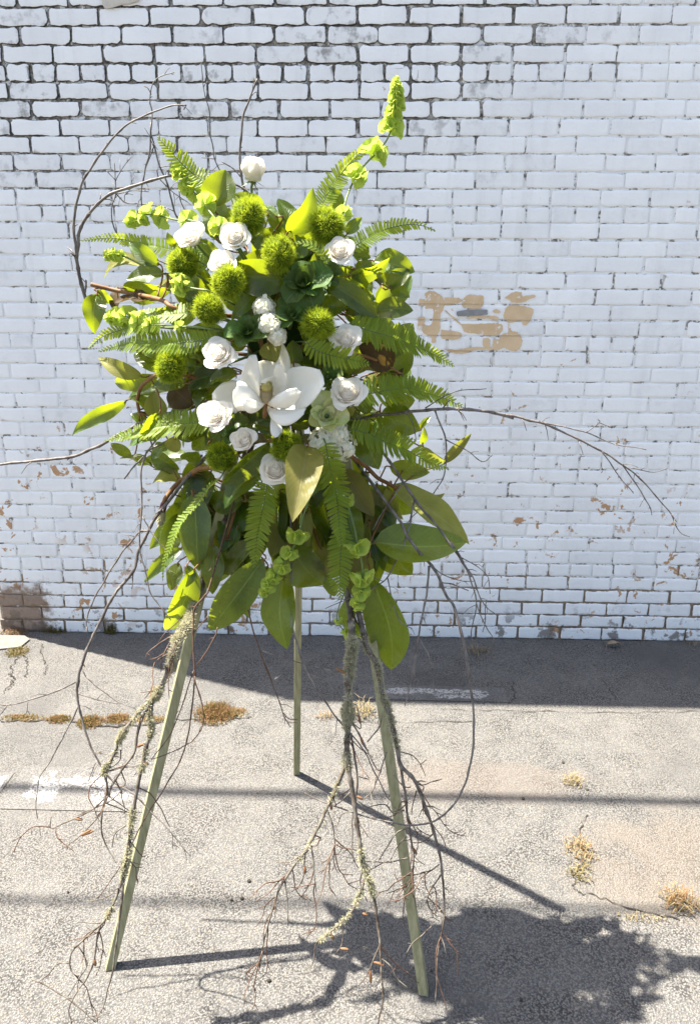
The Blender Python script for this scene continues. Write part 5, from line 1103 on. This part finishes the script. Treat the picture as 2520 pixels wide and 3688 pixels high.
TW = [
 ('bare_twig', 'thickest bare twig, forked into two long arcs beside the brown elbow stem', flat(2.06), 'bark', [
   ('C', [(520, 420), (400, 400), (265, 325), (215, 240), (165, 90), (150, -30), (147, -75)], .0052, .0044),
   ('A', [(150, 1350), (145, 1250), (140, 1050), (165, 900), (215, 760), (300, 630), (420, 480), (540, 375), (680, 310), (850, 260), (940, 252)], .0042, .0014),
   ('A', [(152, 1340), (165, 1220), (175, 1160), (220, 1060), (300, 960), (430, 880), (600, 820), (800, 760), (920, 745), (1080, 765), (1200, 790), (1330, 850), (1420, 920), (1500, 1020), (1580, 1120)], .0048, .0020),
   ('C', [(212, 205), (218, 160), (215, 118)], .003, .0022), ('A', [(935, 255), (920, 290)], .0014, .0008)], 1.0),
 ('bare_twig', 'thin upright twig with pale crooked tip rising above the pointing fern', flat(2.10), 'bark', [
   ('A', [(900, 1090), (850, 1010), (800, 830), (750, 700), (700, 520), (683, 440), (690, 300), (675, 230), (690, 120), (740, 50), (850, 20)], .0028, .0009),
   ('A', [(685, 380), (670, 600), (640, 720), (615, 900), (625, 1000)], .0022, .0016), ('A', [(685, 180), (660, 135), (630, 120)], .0012, .0007), ('A', [(740, 700), (840, 692)], .0012, .001),
   ('A', [(725, 715), (740, 780), (820, 860), (940, 950)], .0016, .001), ('A', [(690, 580), (700, 560), (640, 720)], .0014, .001), ('A', [(885, 860), (890, 940), (945, 1035)], .0016, .0012)], 1.6),
 ('bare_twig', 'fine many forked twig standing inside the two arcs of the thickest twig', flat(2.12), 'bark', [
   ('A', [(560, 1290), (430, 1165), (405, 1000), (435, 880), (428, 780), (422, 665)], .0020, .0008), ('A', [(430, 800), (470, 710), (540, 622)], .0012, .0007),
   ('A', [(435, 890), (500, 950), (600, 960), (750, 980), (850, 1015)], .0017, .0012), ('A', [(440, 890), (530, 870), (665, 870)], .0012, .0007), ('A', [(428, 790), (365, 725)], .001, .0006), ('A', [(495, 940), (495, 900), (530, 870)], .001, .0008)], 2.0),
 ('bare_twig', 'very thin straight twig rising left of the rosebud and dark twig', flat(2.12), 'bark', [
   ('A', [(1250, 900), (1165, 710), (1135, 630), (1125, 545), (1110, 470), (1103, 320), (1075, 200), (1045, 20), (1040, -40)], .0020, .0009), ('A', [(1135, 640), (1090, 632), (1045, 632)], .0012, .0008), ('A', [(1112, 490), (1095, 440)], .0014, .0009)], 1.0),
 ('bare_twig', 'straight dark twig standing beside the rosebud', flat(2.10), 'bark', [
   ('A', [(1380, 1000), (1350, 860), (1325, 750), (1318, 600), (1330, 450), (1350, 310), (1390, 200), (1440, 65)], .0038, .0022), ('A', [(1322, 765), (1260, 705), (1190, 655)], .0018, .0012)], 1.4),
 ('bare_twig', 'long pale branch arching far over the wall beneath the putty patches', flat(1.97, -.05, 900), 'bark', [
   ('E', [(740, 1120), (900, 1085), (1120, 1060), (1300, 1045), (1480, 1040), (1700, 1058), (1880, 1105)], .0046, .0036),
   ('J', [(540, 834), (650, 853), (760, 880), (820, 900), (960, 965), (1090, 1030), (1190, 1095), (1270, 1155), (1360, 1255), (1440, 1350), (1480, 1440), (1530, 1465)], .0036, .0010),
   ('J', [(780, 882), (900, 905), (1005, 932), (1150, 990), (1310, 1018)], .0020, .0008), ('J', [(1005, 932), (1070, 880), (1062, 862)], .0014, .0008), ('J', [(1070, 880), (1135, 912)], .0013, .0008),
   ('J', [(1085, 1030), (1150, 1120), (1200, 1190), (1245, 1243)], .0016, .0008), ('J', [(1190, 1095), (1270, 1210), (1325, 1300), (1342, 1355)], .0018, .0008), ('J', [(1235, 1112), (1350, 1135), (1420, 1115)], .0014, .0008),
   ('J', [(235, 820), (265, 900), (292, 970), (290, 1050), (275, 1170), (200, 1280), (110, 1380), (40, 1450)], .0024, .0010), ('J', [(292, 970), (400, 1025), (480, 1080), (528, 1045)], .0017, .0008),
   ('J', [(90, 832), (120, 880), (135, 970)], .0018, .001), ('J', [(185, 808), (340, 720), (495, 710)], .0016, .0008), ('J', [(1440, 1350), (1470, 1385)], .0012, .0007)], 1.5),
 ('bare_twig', 'bare branch running off beneath the twisted yellow leaf', flat(2.02), 'bark', [
   ('C', [(900, 1060), (760, 1080), (640, 1130), (580, 1155), (370, 1270), (250, 1325), (120, 1380), (0, 1395), (-200, 1412), (-420, 1440)], .0052, .0036), ('C', [(120, 1380), (85, 1405)], .002, .001)], .6),
 ('bare_twig', 'short grey twig pointing down below the small curled leaves', flat(2.0), 'bark', [('C', [(760, 1200), (670, 1330), (600, 1410), (560, 1450), (490, 1540)], .0030, .0018)], .8),
 ('bare_twig', 'long forked twig drooping to the ground past the seed cone bud', low(.0), 'bark', [
   ('K', [(1320, 60), (1180, 240), (1140, 290), (1070, 410), (1010, 520), (975, 620), (955, 710), (840, 850), (760, 980), (680, 1140), (620, 1280), (570, 1430), (555, 1540)], .0048, .0036),
   ('H', [(490, 90), (495, 220), (520, 330), (560, 470), (600, 550), (660, 650), (730, 740), (820, 790), (900, 860), (980, 950), (1090, 1050), (1160, 1150), (1210, 1210)], .0034, .0010),
   ('K', [(1060, 420), (990, 440), (870, 580), (780, 720), (690, 880), (650, 970), (620, 1080), (630, 1150)], .0030, .0014), ('K', [(955, 710), (950, 780), (945, 840)], .0018, .0012),
   ('H', [(490, 95), (330, 170), (180, 220), (50, 245), (-30, 230)], .0024, .0012), ('H', [(50, 245), (10, 300), (-20, 330)], .0014, .0009), ('H', [(495, 255), (440, 380), (320, 600), (250, 720), (230, 850), (240, 970)], .0022, .0009),
   ('H', [(500, 175), (640, 220), (760, 240)], .0018, .001), ('H', [(550, 70), (680, 180), (780, 240), (870, 275)], .0016, .0009), ('H', [(180, 225), (165, 300)], .001, .0007), ('H', [(610, 610), (590, 670), (560, 740)], .0014, .0008), ('H', [(1100, 1060), (1100, 1150)], .0011, .0007)], 1.2),
 ('bare_twig', 'slender twig hanging straight down inside the long forked twig', low(.03), 'bark', [
   ('K', [(1050, -150), (1010, 0), (1018, 150), (1015, 310), (1000, 450), (1005, 590), (1050, 740), (1080, 860), (1140, 950), (1220, 1060)], .0030, .0012), ('K', [(1020, 320), (1080, 430), (1130, 490), (1190, 560)], .0018, .0011)], .9),
 ('bare_twig', 'dark twig slanting down across the long tan leaf back', low(.03), 'bark', [
   ('G', [(900, -110), (980, 0), (1060, 120), (1150, 260), (1230, 360), (1350, 500), (1450, 650), (1530, 760), (1580, 850)], .0042, .0026),
   ('L', [(190, 390), (270, 520), (320, 600), (350, 690), (400, 760), (455, 815)], .0024, .0009), ('L', [(270, 520), (310, 630), (335, 740), (310, 880), (320, 990)], .0022, .0009), ('L', [(250, 480), (340, 530), (400, 590), (410, 680)], .0014, .0008),
   ('L', [(335, 740), (375, 850), (430, 930), (435, 975)], .0016, .0008), ('L', [(390, 715), (380, 840), (370, 900)], .0013, .0007),
   ('G', [(1175, 300), (1140, 480), (1100, 620), (1050, 720), (985, 850), (900, 910), (780, 975), (540, 1075)], .0028, .0010), ('G', [(985, 860), (1010, 1000), (1050, 1120), (1090, 1180), (1155, 1215)], .0018, .0009),
   ('G', [(1090, 180), (1010, 290), (930, 420), (880, 510)], .0016, .0008)], 1.5),
 ('bare_twig', 'long twig drooping in a wide loop that swings back behind the right easel leg', low(.05), 'bark', [
   ('G', [(1080, 460), (1130, 560), (1220, 690), (1320, 790), (1400, 980), (1460, 1060), (1510, 1250), (1570, 1560)], .0040, .0034),
   ('I', [(1378, 0), (1410, 200), (1435, 400), (1435, 600), (1410, 760), (1350, 900), (1270, 1000), (1180, 1055), (1080, 1065), (980, 1052), (800, 1010), (620, 950), (470, 880)], .0034, .0014),
   ('G', [(1280, 770), (1265, 950), (1235, 1100), (1205, 1270), (1180, 1420), (1165, 1580)], .0030, .0020), ('I', [(1115, 25), (1095, 130), (1075, 260), (1045, 385)], .0020, .0012), ('I', [(1135, 10), (1180, 100), (1205, 200), (1212, 295)], .0018, .0011),
   ('G', [(1310, 780), (1400, 840), (1500, 870), (1600, 880)], .0017, .0009), ('G', [(1370, 890), (1450, 905), (1555, 950)], .0018, .0012)], .9),
 ('bare_twig', 'thin twig hanging between the drooping green leaves and the back easel leg', low(.0), 'redbark', [
   ('G', [(-30, 1000), (0, 1140), (40, 1270), (90, 1450), (150, 1580)], .0022, .0018), ('I', [(230, 110), (300, 280), (350, 430), (390, 510)], .0018, .0009), ('I', [(350, 425), (385, 458), (428, 462)], .0012, .0008)], 1.2),
 ('bare_twig', 'twig crossing from the back easel leg to behind the right leg', low(.04), 'bark', [
   ('G', [(300, 1200), (325, 1310), (380, 1450), (440, 1580)], .0028, .0026), ('I', [(440, 60), (490, 180), (560, 320), (640, 430), (730, 540), (820, 660), (900, 820), (960, 930)], .0026, .0012),
   ('I', [(230, 70), (400, 125), (560, 165), (640, 215)], .0014, .001), ('I', [(350, 65), (360, 130), (340, 200), (300, 230)], .0018, .001), ('I', [(500, 200), (600, 260), (700, 370), (800, 600), (840, 640)], .0014, .0009)], 1.0),
 ('bare_twig', 'reddish twig curling down beside the left easel leg', low(.06), 'redbark', [
   ('F', [(1090, 960), (1050, 1010), (995, 1090), (985, 1300), (985, 1450), (1005, 1560)], .0026, .0022), ('H', [(1235, 20), (1245, 110), (1290, 240), (1290, 380), (1230, 470), (1180, 500), (1090, 545), (960, 590)], .0020, .0010),
   ('H', [(1240, 60), (1215, 330), (1170, 530), (1100, 680), (1000, 840), (900, 1000), (840, 1120), (740, 1310), (620, 1470)], .0022, .0009), ('F', [(1095, 1125), (1030, 1200), (975, 1260)], .0014, .001),
   ('F', [(1160, 1210), (1120, 1310), (1010, 1480)], .0018, .0016), ('H', [(1230, 30), (1160, 240), (1075, 450), (960, 590)], .0016, .001)], .8),
]
for i, (nm, lb, df, mt, paths, sp_) in enumerate(TW):
    branch(nm, lb, 'twig', G1, mt, df, paths, sp_*1.3, seedv=i+3)
G2 = 'lichen covered branches hanging under the bouquet'
branch('lichen_branch', 'lichen covered branch hanging between the easel legs with many forked tips', 'branch', G2, 'mossbark', lowb(.06), [
   ('I', [(735, -160), (740, 0), (730, 120), (715, 260), (725, 400), (715, 560), (715, 700), (740, 850), (765, 1000), (780, 1150), (810, 1300), (860, 1450), (885, 1600), (905, 1750), (905, 1900), (918, 2050), (890, 2204)], .0105, .0016),
   ('I', [(715, 700), (660, 830), (600, 960), (540, 1100), (480, 1210), (380, 1340), (310, 1470), (275, 1600), (240, 1720), (215, 1890)], .0055, .0012),
   ('I', [(600, 980), (640, 1080), (640, 1230), (570, 1340)], .0020, .0008), ('I', [(510, 1180), (525, 1320), (540, 1450)], .0022, .0008), ('I', [(360, 1390), (375, 1520), (380, 1650)], .0018, .0008), ('I', [(480, 1220), (390, 1275), (310, 1282)], .0018, .0008),
   ('I', [(812, 1380), (780, 1480), (710, 1600), (600, 1700), (540, 1740), (520, 1850), (465, 1900)], .0032, .0009), ('I', [(690, 1630), (690, 1740), (650, 1810)], .0018, .0008),
   ('I', [(735, 540), (770, 750), (770, 900), (745, 1050), (745, 1230), (780, 1310)], .0030, .0010), ('I', [(725, 460), (790, 560), (830, 640), (880, 740), (910, 760)], .0026, .0010),
   ('I', [(905, 1740), (860, 1850), (830, 1920), (785, 1990)], .0020, .0008), ('I', [(910, 1830), (970, 1880), (1000, 1950), (1060, 1995)], .0020, .0008), ('I', [(895, 1640), (870, 1560), (800, 1570)], .0016, .0008),
   ('I', [(740, 480), (790, 510), (770, 390), (750, 370)], .0016, .0009), ('I', [(830, 590), (900, 510), (915, 440)], .0018, .0009), ('I', [(730, 880), (660, 940), (640, 960)], .0016, .0008), ('I', [(750, 990), (690, 1000), (670, 1045)], .0015, .0008),
   ('I', [(780, 1060), (810, 1090), (830, 1140)], .0014, .0008), ('I', [(885, 1990), (870, 2030)], .0014, .0008), ('I', [(780, 790), (830, 800), (840, 810)], .0014, .0008), ('I', [(880, 790), (860, 870), (810, 920)], .0016, .0008), ('I', [(470, 1300), (500, 1310), (520, 1280)], .0012, .0007),
   ('I', [(300, 1520), (310, 1560)], .0012, .0007), ('I', [(520, 1300), (470, 1350)], .0012, .0007)],
   1.2, True, [(0, .13, .345, .020, 2300), (0, .34, .44, .008, 350), (0, .60, .72, .006, 260), (1, .0, .5, .004, 160), (6, .1, .6, .004, 120)],
   [('I', 620, 930, 80, .022), ('I', 795, 1010, 85, .026), ('I', 820, 1000, 70, .028), ('I', 770, 890, 30, .018), ('I', 780, 560, 70, .024), ('I', 640, 1720, 60, .02), ('I', 670, 1770, 10, .022), ('I', 855, 1890, 85, .034), ('I', 870, 1840, 20, .03), ('I', 455, 1320, 85, .02), ('I', 840, 435, 80, .022), ('I', 815, 1640, 20, .014), ('I', 855, 225, 205, .036)], seedv=31, extra=26)
branch('lichen_branch', 'lichen flecked branch leaning along the right easel leg', 'branch', G2, 'mossbark', lowb(.03), [
   ('I', [(800, -60), (830, 50), (880, 150), (910, 300), (960, 450), (1000, 620), (1020, 720), (1090, 800), (1150, 930), (1200, 1080), (1240, 1220), (1255, 1350), (1270, 1530), (1250, 1700), (1230, 1850), (1220, 2100)], .0085, .0012),
   ('I', [(1020, 720), (1040, 850), (1060, 1000), (1080, 1130), (1095, 1300), (1085, 1450)], .0042, .0011), ('I', [(1240, 1290), (1190, 1325), (1140, 1340)], .0018, .0009), ('I', [(1250, 1350), (1190, 1430), (1170, 1515)], .0022, .0009),
   ('I', [(1065, 1080), (990, 1120), (930, 1210), (895, 1270)], .0022, .0009), ('I', [(1055, 1130), (1000, 1190), (960, 1265)], .0018, .0008), ('I', [(1040, 980), (980, 1000), (930, 950), (850, 960), (800, 1000)], .0022, .0009), ('I', [(1110, 870), (1090, 940), (1085, 1010)], .0018, .0010),
   ('I', [(1060, 1255), (940, 1280), (820, 1275)], .0020, .0010), ('I', [(920, 1280), (870, 1315), (835, 1330)], .0016, .0009), ('I', [(1110, 1080), (1150, 1110), (1195, 1130)], .0016, .0009), ('I', [(980, 780), (1040, 840), (1075, 850)], .0018, .0009), ('I', [(940, 650), (900, 770), (860, 870)], .0018, .0009),
   ('I', [(1265, 1530), (1240, 1555), (1220, 1545)], .0014, .0008), ('I', [(1070, 1400), (1040, 1450)], .0012, .0008), ('I', [(1195, 1645), (1150, 1690), (1090, 1735), (1050, 1800)], .0014, .0008)],
   1.2, True, [(0, .10, .33, .009, 620), (0, .33, .42, .006, 120)], [('I', 1050, 1010, 85, .024), ('I', 1030, 1030, 80, .022), ('I', 1100, 1190, 60, .02), ('I', 1190, 1085, 80, .02)], seedv=47, extra=24)
branch('lichen_branch', 'heavily lichened branch splitting into many twigs beside the left easel leg', 'branch', G2, 'mossbark', lowb(.08), [
   ('F', [(1215, 390), (1180, 560), (1110, 760), (1050, 900), (960, 1150), (860, 1350), (800, 1500)], .0105, .0080),
   ('H', [(1085, -60), (1060, 40), (1000, 180), (960, 250), (960, 400), (920, 560), (890, 700), (855, 880), (830, 1050), (815, 1170), (790, 1330), (750, 1450), (700, 1560), (640, 1640), (510, 1760), (450, 1830), (460, 1930), (510, 1970)], .0068, .0014),
   ('H', [(955, 255), (900, 340), (870, 430), (850, 560), (780, 650), (720, 740), (660, 850), (560, 930), (420, 990), (330, 1025), (325, 955)], .0042, .0010),
   ('H', [(990, 190), (860, 320), (770, 440), (740, 530), (690, 620), (660, 660), (680, 760), (670, 850), (655, 950), (655, 1080), (700, 1180), (740, 1250)], .0050, .0010),
   ('H', [(790, 1340), (780, 1480), (760, 1620), (740, 1740), (715, 1920), (690, 2050), (660, 2150), (600, 2260)], .0034, .0009), ('H', [(640, 1640), (620, 1740), (600, 1860), (550, 1990), (480, 2090), (440, 2180), (455, 2270)], .0028, .0010),
   ('H', [(450, 1885), (370, 1890), (310, 1960), (250, 2005)], .0018, .0008), ('H', [(200, 1985), (300, 2040), (430, 2110), (540, 2200), (600, 2258)], .0018, .0012), ('H', [(720, 740), (650, 920), (540, 1050), (400, 1160)], .0020, .0008),
   ('H', [(500, 1780), (540, 1850), (545, 1920), (430, 2100)], .0018, .0008), ('H', [(640, 1630), (580, 1635), (510, 1625)], .0015, .0008), ('H', [(890, 630), (760, 650), (680, 670)], .0016, .0009), ('H', [(800, 1010), (740, 1050), (715, 1150)], .0020, .0009),
   ('H', [(770, 530), (760, 600), (690, 650)], .0020, .0010), ('H', [(625, 1690), (620, 1760), (635, 1820)], .0015, .0008), ('H', [(780, 780), (700, 860), (560, 920), (500, 950)], .0016, .0008), ('H', [(430, 2110), (345, 2150)], .0013, .0007), ('H', [(720, 1440), (650, 1480), (540, 1495)], .0013, .0007), ('H', [(600, 545), (680, 560), (760, 580)], .0012, .0007)],
   1.2, True, [(0, .66, 1.0, .018, 1500), (1, .0, .16, .014, 800), (1, .16, .34, .009, 420), (1, .42, .60, .007, 380), (3, .0, .22, .012, 480), (3, .28, .5, .005, 180), (1, .66, .74, .004, 70)],
   [('H', 915, 140, 270, .028), ('H', 930, 150, 285, .026), ('H', 950, 150, 255, .026), ('H', 870, 510, 340, .024), ('H', 450, 942, 10, .02), ('H', 500, 1040, 340, .034), ('H', 500, 1050, 330, .03), ('H', 600, 1870, 80, .018), ('H', 680, 1590, 300, .018), ('H', 940, 620, 20, .016)], seedv=59, extra=30)
